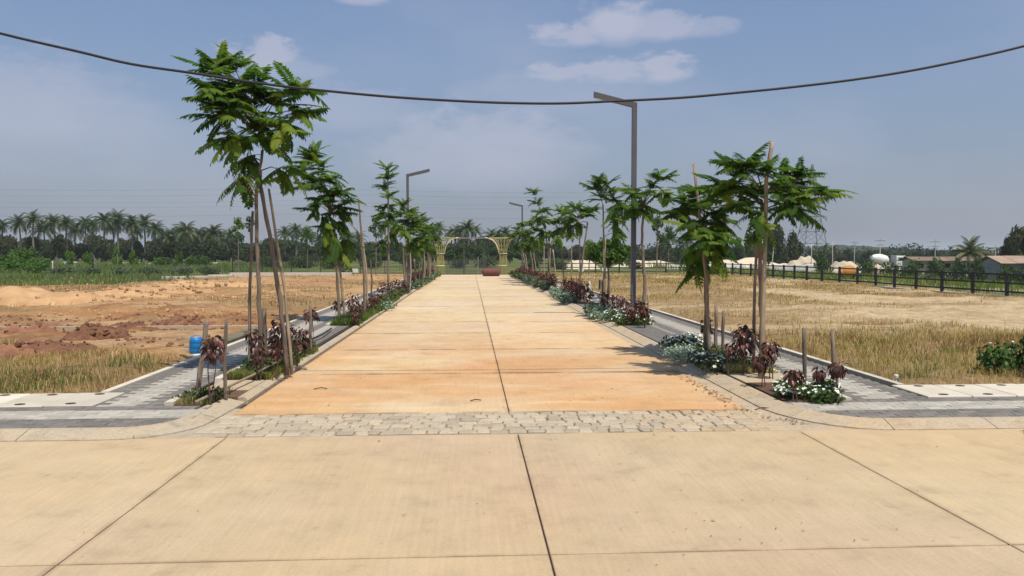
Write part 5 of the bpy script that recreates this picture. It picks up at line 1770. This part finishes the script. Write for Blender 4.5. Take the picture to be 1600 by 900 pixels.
BROAD = [broad_proto(300 + i, L_FAR) for i in range(5)]
BROADMID = [broad_proto(320 + i, L_FARMID) for i in range(4)]
BROADLIT = [broad_proto(340 + i, L_FARLIGHT, 900, 0.085, 8) for i in range(3)]
BT = MB().tube([(0, 0, -0.05), (0.02, 0.01, 0.3), (0, 0, 0.62)], [0.045, 0.032, 0.018], 6)
BT.tube([(0.02, 0.01, 0.3), (0.22, 0.1, 0.6)], [0.022, 0.01], 4).tube([(0.015, 0.01, 0.34), (-0.2, -0.12, 0.62)], [0.022, 0.01], 4)
BTRUNK = BT.mesh('trunk', M_BARKFAR)


def far_tree(px, top_py, Y, w_px, label, protos=None, group=None, name='broadleaf_tree', cat='tree', seed=0):
    r_ = random.Random(seed * 7 + int(px))
    x = AT(px, 400, Y).x
    z0 = gz1(x, Y)
    top = AT(px, top_py, Y).z
    h = max(0.6, top - z0) * 1.06
    rad = w_px / F * Y / 2 * 1.15
    t = empty(name, (x, Y, z0), label, cat, group)
    put('trunk', BTRUNK, t, scale=(h, h, h))
    put('crown', r_.choice(protos or BROAD), t, rot=(0, 0, r_.uniform(0, 6.28)), scale=(rad, rad, h))
    return t


def palm_frond(seed, mtl, stiff=1.0):
    r_ = random.Random(seed)
    mb = MB()
    pts = []
    for i in range(7):
        t = i / 6
        pts.append(Vector((0, t * (1 - 0.16 * t * t), (0.42 * t - 0.75 * t * t) * stiff)))
    mb.tube(pts, [0.014, 0.012, 0.010, 0.008, 0.006, 0.004, 0.002], 3, False)
    n_ = 15
    for i in range(n_):
        t = 0.12 + 0.88 * i / (n_ - 1)
        k = min(5, int(t * 6)); u = t * 6 - k
        p = pts[k].lerp(pts[k + 1], u)
        tang = (pts[k + 1] - pts[k]).normalized()
        ln = 0.30 * math.sin(math.pi * (0.2 + 0.68 * t)) ** 0.8 * r_.uniform(0.85, 1.1)
        for s in (-1, 1):
            d = (tang * 0.75 + Vector((s * 0.8, 0, -0.35 - 0.35 * t))).normalized()
            w_ = tang * 0.028
            mb.add([p - w_, p + w_, p + d * ln * 0.6 + w_ * 0.7 + Vector((0, 0, -0.01)), p + d * ln + Vector((0, 0, -0.10 * ln * 2)), p + d * ln * 0.6 - w_ * 0.7], [(0, 1, 2, 4), (2, 3, 4)])
    return mb.mesh('frond', mtl)


PF = [palm_frond(i, L_PALM) for i in range(4)]
PFB = [palm_frond(10 + i, L_PALMBRIGHT, 0.75) for i in range(3)]
PTR = MB().tube([(0, 0, -0.03), (0.012, 0.0, 0.3), (0.02, 0.0, 0.65), (0.0, 0.0, 1.0)], [0.028, 0.020, 0.017, 0.015], 7).mesh('trunk', M_BARKFAR)
NUTS = MB()
for i in range(7):
    a = i * 0.9
    NUTS.lathe([(0.02, -0.14), (0.06, -0.10), (0.07, -0.05), (0.03, 0.0)], 6, 'z', (0.10 * math.cos(a), 0.10 * math.sin(a), -0.05 - 0.03 * (i % 3)))
NUTM = NUTS.mesh('coconut_bunch', M_BARKFAR)


def palm(px, cy, Y, r_px, label, group=None, nf=20, fr=None, seed=0, up=0.0, lean=0.0):
    r_ = random.Random(seed * 13 + int(px * 3))
    c = AT(px, cy, Y)
    z0 = gz1(c.x, Y)
    h = c.z - z0
    t = empty('coconut_palm', (c.x, Y, z0), label, 'palm', group)
    put('trunk', PTR, t, scale=(9, 9, h), rot=(0, 0, r_.uniform(0, 6.28)))
    R_ = r_px / F * Y
    if h > 3: put('coconut_bunch', NUTM, t, (0, 0, h), scale=R_ * 0.7)
    for i in range(nf):
        az = i * 2.4 + r_.uniform(-.3, .3)
        el = 1.35 - 2.05 * (i / (nf - 1)) ** 0.85 + r_.uniform(-0.12, 0.12) + up
        d = Vector((math.cos(az) * math.cos(el), math.sin(az) * math.cos(el), math.sin(el)))
        M = orient(d, Vector((0, 0, 1)) if abs(d.z) < 0.95 else Vector((math.cos(az), math.sin(az), 0)) * -1)
        put('frond', r_.choice(fr or PF), t, (0, 0, h), M.to_euler(), R_ * r_.uniform(0.95, 1.25))
    return t


# palm grove behind the green field on the left
tops = [(4, 356, 150), (30, 352, 160), (52, 343, 150), (68, 356, 175), (84, 351, 160), (103, 349, 150), (118, 358, 175), (133, 354, 170), (145, 354, 155), (163, 345, 150), (176, 352, 170), (184, 349, 155),
        (205, 352, 155), (214, 360, 180), (225, 354, 160), (243, 360, 150), (256, 368, 180), (266, 369, 165), (279, 366, 180), (291, 362, 160), (309, 366, 165), (322, 372, 185), (333, 368, 165), (346, 374, 180),
        (360, 365, 165), (445, 368, 170), (462, 362, 160), (479, 366, 175), (500, 378, 190), (545, 376, 180), (560, 372, 190), (676, 362, 150), (686, 360, 155), (706, 366, 170), (716, 362, 160), (731, 361, 150), (743, 363, 160),
        (768, 368, 170), (778, 367, 165), (790, 369, 170), (800, 372, 175), (1046, 372, 190), (1075, 380, 190), (1118, 384, 200)]
k1 = k2 = 0
for i, (px, cy, Y) in enumerate(tops):
    if px < 400:
        lab = f'coconut palm, {nth(k1)} from the left in the grove behind the green field'; k1 += 1
    else:
        lab = f'distant coconut palm, {nth(k2)} from the left beyond the lane end and gate'; k2 += 1
    palm(px, cy + (i * 37 % 7) - 3, Y, (14 + i * 13 % 8) if px < 400 else 14 + i % 4, lab, 'distant coconut palms', 24 + i % 6, seed=i, up=(i * 29 % 10) * 0.02)
# dark trees between and behind the palms
r_ = random.Random(4)
LN = []
x = -60
while x < 370: LN.append((x, 372 + r_.uniform(-8, 8), r_.uniform(178, 215), r_.uniform(34, 56))); x += r_.uniform(14, 22)
x = -40
while x < 360: LN.append((x, 374 + r_.uniform(-9, 9), r_.uniform(140, 172), r_.uniform(32, 50))); x += r_.uniform(14, 24)
for i, (px, py, Y, w) in enumerate(sorted(LN)):
    far_tree(px, py, Y, w, f'dark rounded tree, {nth(i)} from the left among the grove palms', BROAD, 'dark trees of the grove', seed=i)
LN = []
x = 362
while x < 690: LN.append((x, 379 + r_.uniform(-6, 7), r_.uniform(160, 210), r_.uniform(36, 58))); x += r_.uniform(11, 19)
x = 380
while x < 690: LN.append((x, 396 + r_.uniform(-5, 5), r_.uniform(125, 150), r_.uniform(30, 46))); x += r_.uniform(20, 32)
for i, (px, py, Y, w) in enumerate(sorted(LN)):
    far_tree(px, py, Y, w, f'dense tree, {nth(i)} from the left behind the mesh fence', BROAD if i % 3 else BROADMID, 'trees behind the mesh fence', seed=50 + i)
LN = []
x = 690
while x < 860: LN.append((x, 371 + r_.uniform(-5, 5), r_.uniform(170, 200), r_.uniform(34, 50))); x += r_.uniform(12, 18)
x = 700
while x < 850: LN.append((x, 382 + r_.uniform(-4, 6), r_.uniform(115, 140), r_.uniform(30, 46))); x += r_.uniform(13, 20)
for i, (px, py, Y, w) in enumerate(sorted(LN)):
    far_tree(px, py, Y, w, f'tree of the wood seen through the gate, {nth(i)} from the left', BROADMID if Y < 150 else BROAD, 'trees seen through the gate', seed=90 + i)
LN = []
x = 862
while x < 1165: LN.append((x, 386 + r_.uniform(-6, 5), r_.uniform(170, 220), r_.uniform(34, 52))); x += r_.uniform(12, 20)
for i, (px, py, Y, w) in enumerate(sorted(LN)):
    far_tree(px, py, Y, w, f'dark distant tree, {nth(i)} from the left behind the pale sand bank', BROAD, 'trees behind the sand bank', seed=120 + i)
for i, (px, py, Y, w) in enumerate([(1150, 372, 150, 34), (1178, 362, 140, 46), (1205, 354, 135, 52), (1232, 362, 140, 44), (1246, 380, 150, 36)]):
    far_tree(px, py, Y, w, f'big dark tree, {nth(i)} from the left in the clump beside the pylon', BROAD, 'dark clump beside the pylon', seed=150 + i)
LN = [(x, 392 + r_.uniform(-4, 3), r_.uniform(190, 260), r_.uniform(26, 40)) for x in range(1262, 1640, 15)]
for i, (px, py, Y, w) in enumerate(LN):
    far_tree(px, py, Y, w, f'low distant tree, {nth(i)} from the left in the line right of the pylon', BROAD, 'low tree line right of the pylon', seed=160 + i)
for i, (px, py, Y, w) in enumerate([(1288, 382, 120, 22), (1302, 384, 125, 20)]):
    palm(px, py + 6, Y, 12, ('left' if i == 0 else 'right') + ' one of two small palms standing right of the pylon', 'small palms by the pylon', 14, seed=70 + i)
for i, (px, py, Y, w) in enumerate([(1572, 366, 95, 44), (1600, 352, 92, 60), (1618, 330, 92, 50), (1585, 384, 90, 40)]):
    far_tree(px, py, Y, w, f'tall dark tree, {nth(i)} in the clump behind the right shed', BROAD, 'dark clump behind the right shed', seed=190 + i)
palm(1516, 397, 97, 29, 'solitary yellowish palm rising behind the long shed', None, 24, PFB, seed=99, up=0.3)
# saplings standing in the green field, far thin trees on stakes
for i, (px, top, Y, w) in enumerate([(28, 384, 95, 34), (55, 386, 100, 30), (112, 388, 92, 20), (138, 391, 96, 18), (183, 385, 92, 18), (208, 390, 90, 16), (248, 398, 90, 22), (280, 392, 95, 16), (300, 400, 88, 30), (318, 402, 90, 26), (8, 395, 90, 30), (75, 400, 88, 26)]):
    far_tree(px, top, Y, w, f'bright green sapling, {nth(i)} named in the field before the palm grove', BROADLIT, 'bright saplings in the green field', 'sapling', 'sapling', seed=200 + i)
SAP = [(372, 338, 60, 12), (391, 336, 66, 10), (480, 350, 70, 14), (587, 335, 55, 14), (536, 385, 64, 16), (1026, 336, 58, 12), (1044, 350, 62, 14), (1032, 362, 60, 14), (1062, 368, 75, 12), (1200, 392, 70, 8), (920, 372, 55, 12)]
for i, (px, top, Y, w) in enumerate(SAP):
    x = AT(px, 400, Y).x; z0 = gz1(x, Y)
    lab = ['slim sapling with a round tuft behind the tallest tree', 'second slim tufted sapling behind the tallest tree, farther off', 'thin sapling left of the second left tree', 'slim tufted sapling left of the layered tree',
           'pale leafed sapling behind the crossed poles', 'slim dark sapling right of the wide tree', 'slim sapling with a thin crown, farther right', 'short sapling between the slim dark ones on the right',
           'small sapling left of the second right tree', 'tiny sapling under the big dark clump', 'slim sapling at the right of the far row'][i]
    t = empty('sapling', (x, Y, z0), lab, 'sapling', 'slim saplings on the far plots')
    h = AT(px, top, Y).z - z0; k = w / F * Y
    MB().tube([(0, 0, -0.05), (0.04, 0, h * 0.5), (0, 0, h * 0.9)], [0.05, 0.04, 0.025], 6).build('trunk', M_BARKFAR, t)
    put('crown', cloud_mesh('crown', [(0, 0, h - k * 0.6), (k * .35, 0.1, h - k * 1.2), (-k * .3, -0.1, h - k * 1.6), (0.05, 0, h - k * 2.3)], [(k * .55, k * .55, k * .5), (k * .6, k * .6, k * .5), (k * .5, k * .5, k * .5), (k * .35, k * .35, k * .4)],
                             380, 0.11, 400 + i, L_FARMID if i % 2 else L_TREE, shell=0.3, flat=0.3), t)
# bushes
BUSH = [(20, 414, 70, 60, 24, 0), (60, 417, 66, 50, 20, 0), (95, 420, 62, 44, 15, 1), (140, 422, 60, 44, 14, 1), (190, 421, 61, 40, 14, 1), (235, 422, 60, 44, 15, 1), (285, 421, 61, 44, 16, 1), (325, 421, 60, 40, 15, 1), (260, 410, 85, 40, 16, 2), (310, 408, 88, 44, 18, 2),
        (1285, 408, 70, 34, 26, 2), (1355, 413, 72, 36, 16, 2), (1392, 416, 70, 40, 14, 2), (1425, 415, 72, 40, 16, 2), (1465, 412, 74, 40, 18, 2), (1500, 413, 72, 34, 16, 2), (1530, 412, 70, 30, 18, 2), (1452, 431, 46, 30, 18, 1), (1570, 424, 50, 40, 18, 2), (1595, 430, 42, 36, 22, 2),
        (990, 414, 80, 34, 16, 2), (1110, 422, 58, 30, 12, 2), (720, 408, 90, 34, 22, 2), (760, 410, 95, 40, 20, 2), (835, 408, 80, 36, 24, 2), (870, 412, 78, 36, 18, 2), (640, 408, 80, 40, 22, 2), (470, 408, 85, 46, 20, 2), (520, 410, 82, 40, 18, 2), (580, 410, 84, 40, 20, 2), (420, 410, 84, 40, 18, 2)]
GREY = leaf('greyish_leaf', [(0, (0.075, 0.095, 0.055)), (1, (0.11, 0.13, 0.085))], 0.2, 0.7, spec=0.1)
BUSHP = {0: [cloud_mesh('foliage', [(0.3, 0, .4), (-.35, .1, .45), (0, -.2, .6), (.1, .3, .3)], [(.5, .5, .4)] * 4, 900, 0.075, 501, L_FARLIGHT, shell=0.4)],
         1: [cloud_mesh('foliage', [(0.3, 0, .35), (-.35, .1, .4), (0, -.2, .5), (.1, .3, .3)], [(.55, .5, .38)] * 4, 900, 0.07, 502, GREY, shell=0.4)],
         2: [cloud_mesh('foliage', [(0.35, 0, .4), (-.35, .1, .45), (0, -.2, .6), (.1, .3, .3)], [(.5, .5, .42)] * 4, 1000, 0.075, 503 + i, L_FARMID, shell=0.4) for i in range(2)]}
STEMP = MB().tube([(0, 0, -0.1), (0.1, 0, 0.4)], 0.02, 4).tube([(0, 0, -0.1), (-0.15, 0.1, 0.45)], 0.02, 4).mesh('stem', M_BARKFAR)
cnt = {}
for i, (px, cy, Y, w, h, kind) in enumerate(BUSH):
    x = AT(px, 400, Y).x; z0 = gz1(x, Y)
    side = 'on the green before the left grove' if px < 340 else ('behind the right fence' if px > 980 else 'in the strip behind the gate line')
    kd = ('bright yellowish', 'greyish', 'mid green')[kind]
    j = cnt[(side, kd)] = cnt.get((side, kd), -1) + 1
    t = empty('bush', (x, Y, z0), f'{kd} bush {side}, {nth(j)} of its row', 'bush', 'bushes beyond the fences')
    zt = AT(px, cy - h / 2, Y).z - z0
    put('stem', STEMP, t, scale=max(0.6, zt))
    put('foliage', random.choice(BUSHP[kind]), t, rot=(0, 0, random.uniform(0, 6)), scale=(w / F * Y / 1.6, w / F * Y / 1.6, max(0.5, zt) / 0.95))

# ================================================================== FAR BUILT THINGS
def pylon(px, Y, ytop, ybase, label):
    c = AT(px, 400, Y); z0 = gz1(c.x, Y)
    zt = AT(px, ytop, Y).z - z0
    t = empty('pylon', (c.x, Y, z0), label, 'pylon')
    k = Y / F
    zz = lambda py: AT(px, py, Y).z - z0
    lv = [(0, 24 * k), (zz(380), 17 * k), (zz(362), 14 * k), (zz(345), 11 * k), (zz(330), 9.5 * k), (zz(312), 8 * k), (zz(295), 6.5 * k), (zz(278), 4 * k), (zt, 0.6 * k)]
    cr = lambda z, w: [Vector((-w, -w, z)), Vector((w, -w, z)), Vector((w, w, z)), Vector((-w, w, z))]
    rr = 0.11
    for q_ in range(4):
        MB().tube([cr(z, w)[q_] for z, w in lv], rr, 4).build('leg', M_GALV, t)
    for i in range(len(lv) - 1):
        a, b_ = cr(*lv[i]), cr(*lv[i + 1])
        mb = MB()
        for q_ in range(4):
            n2 = (q_ + 1) % 4
            mb.tube([a[q_], b_[n2]], rr * 0.6, 3); mb.tube([a[n2], b_[q_]], rr * 0.6, 3); mb.tube([b_[q_], b_[n2]], rr * 0.6, 3)
        mb.build('bracing', M_GALV, t)
    for (py, w) in ((338, 24), (318, 22), (298, 19)):
        z = zz(py); W_ = w * k
        for s in (-1, 1):
            MB().tube([(0, 0, z + 1.1), (s * W_, 0, z)], rr * 0.8, 4).tube([(0, -1, z), (s * W_, 0, z)], rr * 0.8, 4).tube([(0, 1, z), (s * W_, 0, z)], rr * 0.8, 4).build('crossarm', M_GALV, t)
            MB().lathe([(0.12, -1.3), (0.16, -0.9), (0.12, -0.5), (0.05, 0)], 6, 'z', (s * W_, 0, z)).build('insulator', M_GALV, t)
    return t


pylon(1267, 215, 257, 395, 'grey lattice power pylon behind the first right tree')
for i, (ya, yb, lab) in enumerate(((290, 297, 'topmost faint power line across the sky'), (300, 304, 'second faint power line across the sky'), (309, 318, 'third faint power line across the sky'),
                                   (318, 322, 'fourth faint power line across the sky'), (331, 338, 'lowest faint power line across the sky'))):
    A = AT(1243 + 48 * (i % 2), yb, 215); B = AT(-260, ya, 255)
    P_ = []
    for k in range(33):
        t = k / 32
        p = A.lerp(B, t); u = (t * 2) % 1
        p.z -= 2.2 * 4 * u * (1 - u) * 0.5
        P_.append(p)
    tag(MB().tube(P_, 0.022, 4).build('power_line', M_WIRE), lab, 'power line', 'power lines')


def utility_pole(px, top, Y, label, arms=2):
    c = AT(px, 400, Y); z0 = gz1(c.x, Y); h = AT(px, top, Y).z - z0
    t = empty('utility_pole', (c.x, Y, z0), label, 'utility pole', 'distant utility poles')
    MB().tube([(0, 0, -0.2), (0, 0, h)], [0.11, 0.07], 7).build('pole', M_WALLP, t)
    for k in range(arms):
        MB().box((0, 0, h - 0.5 - 0.9 * k), (2.0 - 0.5 * k, 0.12, 0.12)).build('crossarm', M_GALV, t)
        for x in (-0.8, 0.8): MB().lathe([(0.06, 0), (0.08, 0.15), (0.03, 0.3)], 6, 'z', (x * (1 - 0.25 * k), 0, h - 0.44 - 0.9 * k)).build('insulator', M_WHITE, t)


utility_pole(1335, 376, 180, 'thin utility pole right of the sand heap', 1)
utility_pole(1375, 372, 150, 'utility pole rising beside the mixer truck')
utility_pole(1461, 374, 150, 'pale utility pole in front of the far hill')
utility_pole(1555, 383, 140, 'utility pole with wide arms left of the dark clump')
for (px, y0, y1, Y, lab) in ((1206, 408, 384, 85, 'leaning pale stake before the big dark clump'), (1268, 405, 382, 90, 'pale post under the pylon'), (1301, 405, 378, 95, 'pale post right of the pylon'), (145, 432, 398, 60, 'dark post in the green field on the left'), (82, 425, 408, 66, 'pale post at the left of the green field')):
    px_stake([(px, y0), (px + (3 if px == 1206 else 0), y1)], Y, 0.06, 0.05, lab, M_WALLP if px != 145 else M_FENCE, 'marker_post', 'post')

# mixer truck
c = AT(1384, 400, 150)
z0 = AT(1384, 396, 150).z - 3.55
t = empty('mixer_truck', (c.x, 150, z0), 'white concrete mixer truck standing behind the sheds', 'truck')
MB().bbox((0.1, 0, 0.95), (6.2, 0.9, 0.28), 0.03).build('chassis', M_DARK, t)
drum = MB().lathe([(0.45, -1.9), (0.75, -1.5), (1.02, -0.6), (1.05, 0.2), (0.95, 1.0), (0.55, 1.45)], 20, 'x', (0, 0, 0)).build('mixing_drum', M_WHITE, t, True, loc=(-1.0, 0, 2.35))
drum.rotation_euler = (0, R(11), 0)
MB().box((-2.9, 0, 2.75), (0.35, 0.8, 0.7)).build('hopper', M_WHITE, t)
MB().box((-2.6, 0, 1.7), (0.12, 0.8, 1.3)).build('hopper_frame', M_WHITE, t)
cab = MB().bbox((2.35, 0, 2.05), (1.45, 2.2, 1.9), 0.14).build('cab', M_WHITE, t)
MB().box((2.45, -1.102, 2.42), (0.85, 0.02, 0.65)).build('side_window', M_GLASS, cab)
MB().box((3.082, 0, 2.40), (0.02, 1.8, 0.72)).build('windscreen', M_GLASS, cab)
MB().bbox((2.55, 0, 3.05), (1.9, 2.0, 0.14), 0.03).build('sun_visor', M_WHITE, cab)
for x in (-2.2, -1.1, 2.3):
    for s in (-1, 1):
        w_ = MB().lathe([(0.30, -0.14), (0.5, -0.12), (0.5, 0.12), (0.30, 0.14)], 18, 'y', (x, s * 0.95, 0.5)).build('wheel', M_TYRE, t, True)
        MB().lathe([(0.28, -0.145), (0.1, -0.10)] if s < 0 else [(0.1, 0.10), (0.28, 0.145)], 14, 'y', (x, s * 0.95, 0.5)).build('rim', M_WHITE, w_)
# ground under the truck is lower there: a bank of earth carries it
b_ = MB().box((c.x, 150, (z0 + gz1(c.x, 150)) / 2), (9, 4, max(0.1, abs(z0 - gz1(c.x, 150))))).build('truck_stand', M_SANDPILE, kind='structure')

# sand bank, sand heaps and the pale wall behind the back fence
def sandheap(px, top_py, Y, w_px, d, label, seed, name='sand_heap', base=None, mtl=None):
    c = AT(px, 400, Y); z0 = gz1(c.x, Y)
    h = AT(px, top_py, Y).z - z0; w = w_px / F * Y
    nx_, ny_ = 44, 16
    X, Yv = np.meshgrid(np.linspace(-1, 1, nx_), np.linspace(-1, 1, ny_))
    k = w / d if w > 3 * d else 1
    rr = np.where(k > 1, np.sqrt(np.clip(np.abs(X) - (1 - 1 / k), 0, 1) ** 2 * k * k + Yv ** 2), np.sqrt(X ** 2 + Yv ** 2))
    pw_ = 4.0 if w > 9 else 1.8
    Z = np.clip(1 - rr ** pw_, 0, 1) ** 0.85 * h * (0.35 + 1.1 * fbm(X * 2.2 * max(1, k * .6) + seed, Yv * 2, seed, 4))
    Z += (fbm(X * 9 * max(1, k * .6), Yv * 8, seed + 2, 2) - 0.5) * 0.12 * h * (rr < 1) - 0.1 * (rr >= 1)
    v = np.stack([(X * w / 2).ravel(), (Yv * d / 2).ravel(), Z.ravel()], 1)
    ii = np.arange(nx_ * ny_).reshape(ny_, nx_)
    q_ = np.stack([ii[:-1, :-1].ravel(), ii[:-1, 1:].ravel(), ii[1:, 1:].ravel(), ii[1:, :-1].ravel()], 1)
    o = put(name, mesh_np(name, v, q_, mtl or M_SANDPILE, True), None, (c.x, Y, z0))
    return tag(o, label, 'sand heap', 'sand heaps behind the fence')


sandheap(1165, 405, 96, 200, 7, 'long pale sand bank behind the back fence on the right', 31)
sandheap(1258, 406.5, 92, 96, 8, 'rough sand heap right of the long bank, under the pylon', 32)
sandheap(1315, 407, 84, 100, 8, 'rounded sand heap left of the mixer truck', 33)
sandheap(1378, 411, 82, 60, 6, 'low sand heap at the foot of the mixer truck', 34)
sandheap(908, 405, 82, 60, 6, 'pale sand heap behind the far right row of trees', 35)
sandheap(1010, 407, 92, 110, 6, 'low pale sand bank behind the tall lamp', 36)
for (xa, xb, ya, Y, lab) in ((1040, 1165, 414, 80, 'white low wall behind the back fence, left stretch'), (1172, 1282, 414, 78, 'white low wall behind the back fence, right stretch')):
    A, B = AT(xa, ya, Y), AT(xb, ya, Y)
    zb = min(gz1(A.x, Y), gz1(B.x, Y)) - 0.1
    o = MB().bbox(((A.x + B.x) / 2, Y, (A.z + zb) / 2), (B.x - A.x, 0.25, A.z - zb), 0.02).build('low_wall', M_WHITE); tag(o, lab, 'wall')
for i, (xa, xb, ya) in enumerate(((101, 120, 409), (141, 151, 411), (160, 172, 411), (191, 219, 410), (229, 236, 411), (262, 271, 410), (328, 342, 410))):
    A, B = AT(xa, ya, 118), AT(xb, ya, 118)
    zb = gz1(A.x, 118) - 0.2
    o = MB().bbox(((A.x + B.x) / 2, 118, (A.z + zb) / 2), (B.x - A.x, 0.6, A.z - zb), 0.03).build('white_block', M_WHITE)
    tag(o, f'white block, {nth(i)} from the left in the row before the palm grove', 'block', 'white blocks before the grove')
for (px, py, w, h_, Y, lab) in ((555, 423, 9, 6, 57.5, 'small white board on the mesh fence, left of the crossed poles'), (945, 421, 8, 5.5, 61.9, 'small white board on the back fence by the bushy tree'), (908, 421, 8, 6, 61.9, 'small white board on the back fence behind the round headed tree')):
    p = AT(px, py, Y); k = Y / F
    t = empty('notice_board', (p.x, p.y, 0.0), lab, 'board', 'small white boards on the fences')
    MB().bbox((0, 0, p.z), (w * k, 0.03, h_ * k), 0.005).build('panel', M_WHITE, t)
    for s in (-1, 1): MB().box((s * w * k * 0.35, 0.03, p.z / 2), (0.03, 0.03, p.z)).build('leg', M_FENCE, t)

# orange drum mixer on wheels beyond the right fence
p = AT(1325, 437, 46.5); z0 = gz1(p.x, p.y)
t = empty('concrete_mixer', (p.x, p.y, z0), 'small orange drum mixer on wheels just beyond the right fence', 'mixer')
o = MB().lathe([(0.16, -0.46), (0.33, -0.34), (0.36, -0.05), (0.36, 0.25), (0.22, 0.46)], 18, 'x').build('drum', M_ORANGE, t, True, loc=(-0.05, 0, 0.52)); o.rotation_euler = (0, R(-8), 0)
MB().tube([(-0.5, -0.2, 0.02), (-0.3, -0.2, 0.3), (0.45, -0.2, 0.28)], 0.035, 6).build('frame', M_RUST, t)
MB().tube([(-0.5, 0.2, 0.02), (-0.3, 0.2, 0.3), (0.45, 0.2, 0.28)], 0.035, 6).build('frame', M_RUST, t)
for s in (-1, 1): MB().lathe([(0.06, -0.05), (0.22, -0.045), (0.22, 0.045), (0.06, 0.05)], 16, 'y', (0.5, s * 0.34, 0.24)).build('wheel', M_TYRE, t, True)
MB().bbox((0.62, 0, 0.42), (0.22, 0.3, 0.26), 0.03).build('motor_box', M_WHITE, t)


# sheds on the right
def shed(px0, px1, y_ridge, y_eave, Y, depth, label, roofm, wallm, posts, win):
    A, B = AT(px0, 400, Y), AT(px1, 400, Y)
    z0 = min(gz1(A.x, Y), gz1(B.x, Y)) - 0.05
    zr, ze = AT(px0, y_ridge, Y).z, AT(px0, y_eave, Y).z
    L = B.x - A.x; cx_ = (A.x + B.x) / 2
    t = empty('shed', (cx_, Y, z0), label, 'shed', 'sheds beyond the right fence')
    hr, he = zr - z0, ze - z0
    MB().box((0, depth * 0.5, (he - 0.05) / 2), (L - 0.8, depth - 1.0, he - 0.05)).build('wall', wallm, t)
    # gable ends
    for s in (-1, 1):
        x = s * (L / 2 - 0.42)
        v = [(x - .06, 0.55, he - 0.05), (x + .06, 0.55, he - 0.05), (x - .06, depth - 0.55, he - 0.05), (x + .06, depth - 0.55, he - 0.05), (x - .06, depth / 2, hr - 0.1), (x + .06, depth / 2, hr - 0.1)]
        MB().add(v, [(0, 2, 4), (1, 5, 3), (0, 1, 3, 2), (0, 4, 5, 1), (2, 3, 5, 4)]).build('gable', wallm, t)
    n_ = max(3, int(L / 1.6))
    for s, ya in ((0, -0.25), (1, depth + 0.25)):
        for k in range(n_):
            xa, xb = -L / 2 + L * k / n_, -L / 2 + L * (k + 1) / n_ - 0.02
            e = random.uniform(0, 0.05)
            v = []
            for (x, y, z) in ((xa, ya, he - 0.06 + e), (xb, ya, he - 0.06 + e), (xb, depth / 2, hr + e), (xa, depth / 2, hr + e)): v.append((x, y, z))
            v += [(x, y, z + 0.06) for (x, y, z) in v]
            MB().add(v, [(0, 3, 2, 1), (4, 5, 6, 7), (0, 1, 5, 4), (1, 2, 6, 5), (2, 3, 7, 6), (3, 0, 4, 7)]).build('roof_sheet', roofm, t)
    for k in range(posts):
        x = -L / 2 + 0.5 + (L - 1.0) * k / max(1, posts - 1)
        MB().box((x, -0.05, (he - 0.1) / 2), (0.16, 0.16, he - 0.1)).build('post', M_DARK, t)
    for k in range(win):
        x = -L / 2 + 1.4 + (L - 2.8) * k / max(1, win - 1)
        w_ = MB().box((x, 0.47, he - 0.75), (0.9, 0.06, 0.7)).build('window', M_DARK, t)
        MB().box((x, 0.43, he - 1.14), (1.1, 0.12, 0.07)).build('sill', M_WALLP, w_)
    return t


shed(1427, 1560, 402, 407.5, 108, 4, 'long low brown roofed shed under the solitary palm', M_ROOF2, M_WALLP, 7, 6)
shed(1562, 1760, 401, 411.5, 80, 4.2, 'pinkish tiled shed at the right edge behind the fence', M_ROOF, M_WALL, 6, 6)

# distant wooded hill
hv = []
nx_, ny_ = 160, 14
X, Yv = np.meshgrid(np.linspace(405, 1100, nx_), np.linspace(760, 1000, ny_))
pxs = np.linspace(1362, 1900, nx_)
u = (Yv - 760) / 240
env = sstep(408, 440, X) * (0.62 + 0.38 * np.exp(-((X - 462) / 60.0) ** 2))
Z = env * np.sin(np.clip(u * 1.3, 0, 1) * math.pi / 2) * 15 + (fbm(X * 0.12, Yv * 0.12, 71, 4) - 0.5) * 6 * env * (u > 0.05) - 3
m, n, l, b = new_mat('hill_woodland')
c = ramp(n, l, noise(n, l, position(n, l), 0.12, 8, 0.7), [(0.35, (0.02, 0.032, 0.014)), (0.65, (0.05, 0.065, 0.025))])
l.new(c, b.inputs['Base Color']); b.inputs['Roughness'].default_value = 1.0; b.inputs['Specular IOR Level'].default_value = 0
bump(n, l, b, noise(n, l, position(n, l), 0.25, 8, 0.7), 1.0, 3.0)
ii = np.arange(nx_ * ny_).reshape(ny_, nx_)
q_ = np.stack([ii[:-1, :-1].ravel(), ii[:-1, 1:].ravel(), ii[1:, 1:].ravel(), ii[1:, :-1].ravel()], 1)
put('hill', mesh_np('hill', np.stack([X.ravel(), Yv.ravel(), Z.ravel()], 1), q_, m, True), kind='structure')
# far-off tree cover on the horizon all round the hill
C_, R_ = [], []
r_ = random.Random(12)
for i in range(420):
    Y = r_.uniform(330, 620); x = r_.uniform(-0.75, 0.85) * Y
    C_.append((x, Y, r_.uniform(0, 3.0))); s = r_.uniform(4, 8); R_.append((s * 1.3, s, s * 0.62))
fw = put('far_wood', cloud_mesh('far_wood', C_, R_, 26000, 0.9, 77, L_FAR, shell=0.5, flat=0.5), kind='stuff')
tag(fw, 'far wood along the horizon', 'wood')

# ================================================================== HAZE
hm = bpy.data.materials.new('haze_air'); hm.use_nodes = True
hn, hl = hm.node_tree.nodes, hm.node_tree.links
hn.clear()
ho = hn.new('ShaderNodeOutputMaterial'); hp_ = hn.new('ShaderNodeVolumePrincipled')
hp_.inputs['Color'].default_value = (0.80, 0.86, 0.95, 1)
hp_.inputs['Density'].default_value = 0.0003
hp_.inputs['Anisotropy'].default_value = 0.2
hl.new(hp_.outputs[0], ho.inputs['Volume'])
MB().box((0, 1700, 15.5), (6200, 5000, 38)).build('haze', hm, kind='stuff')
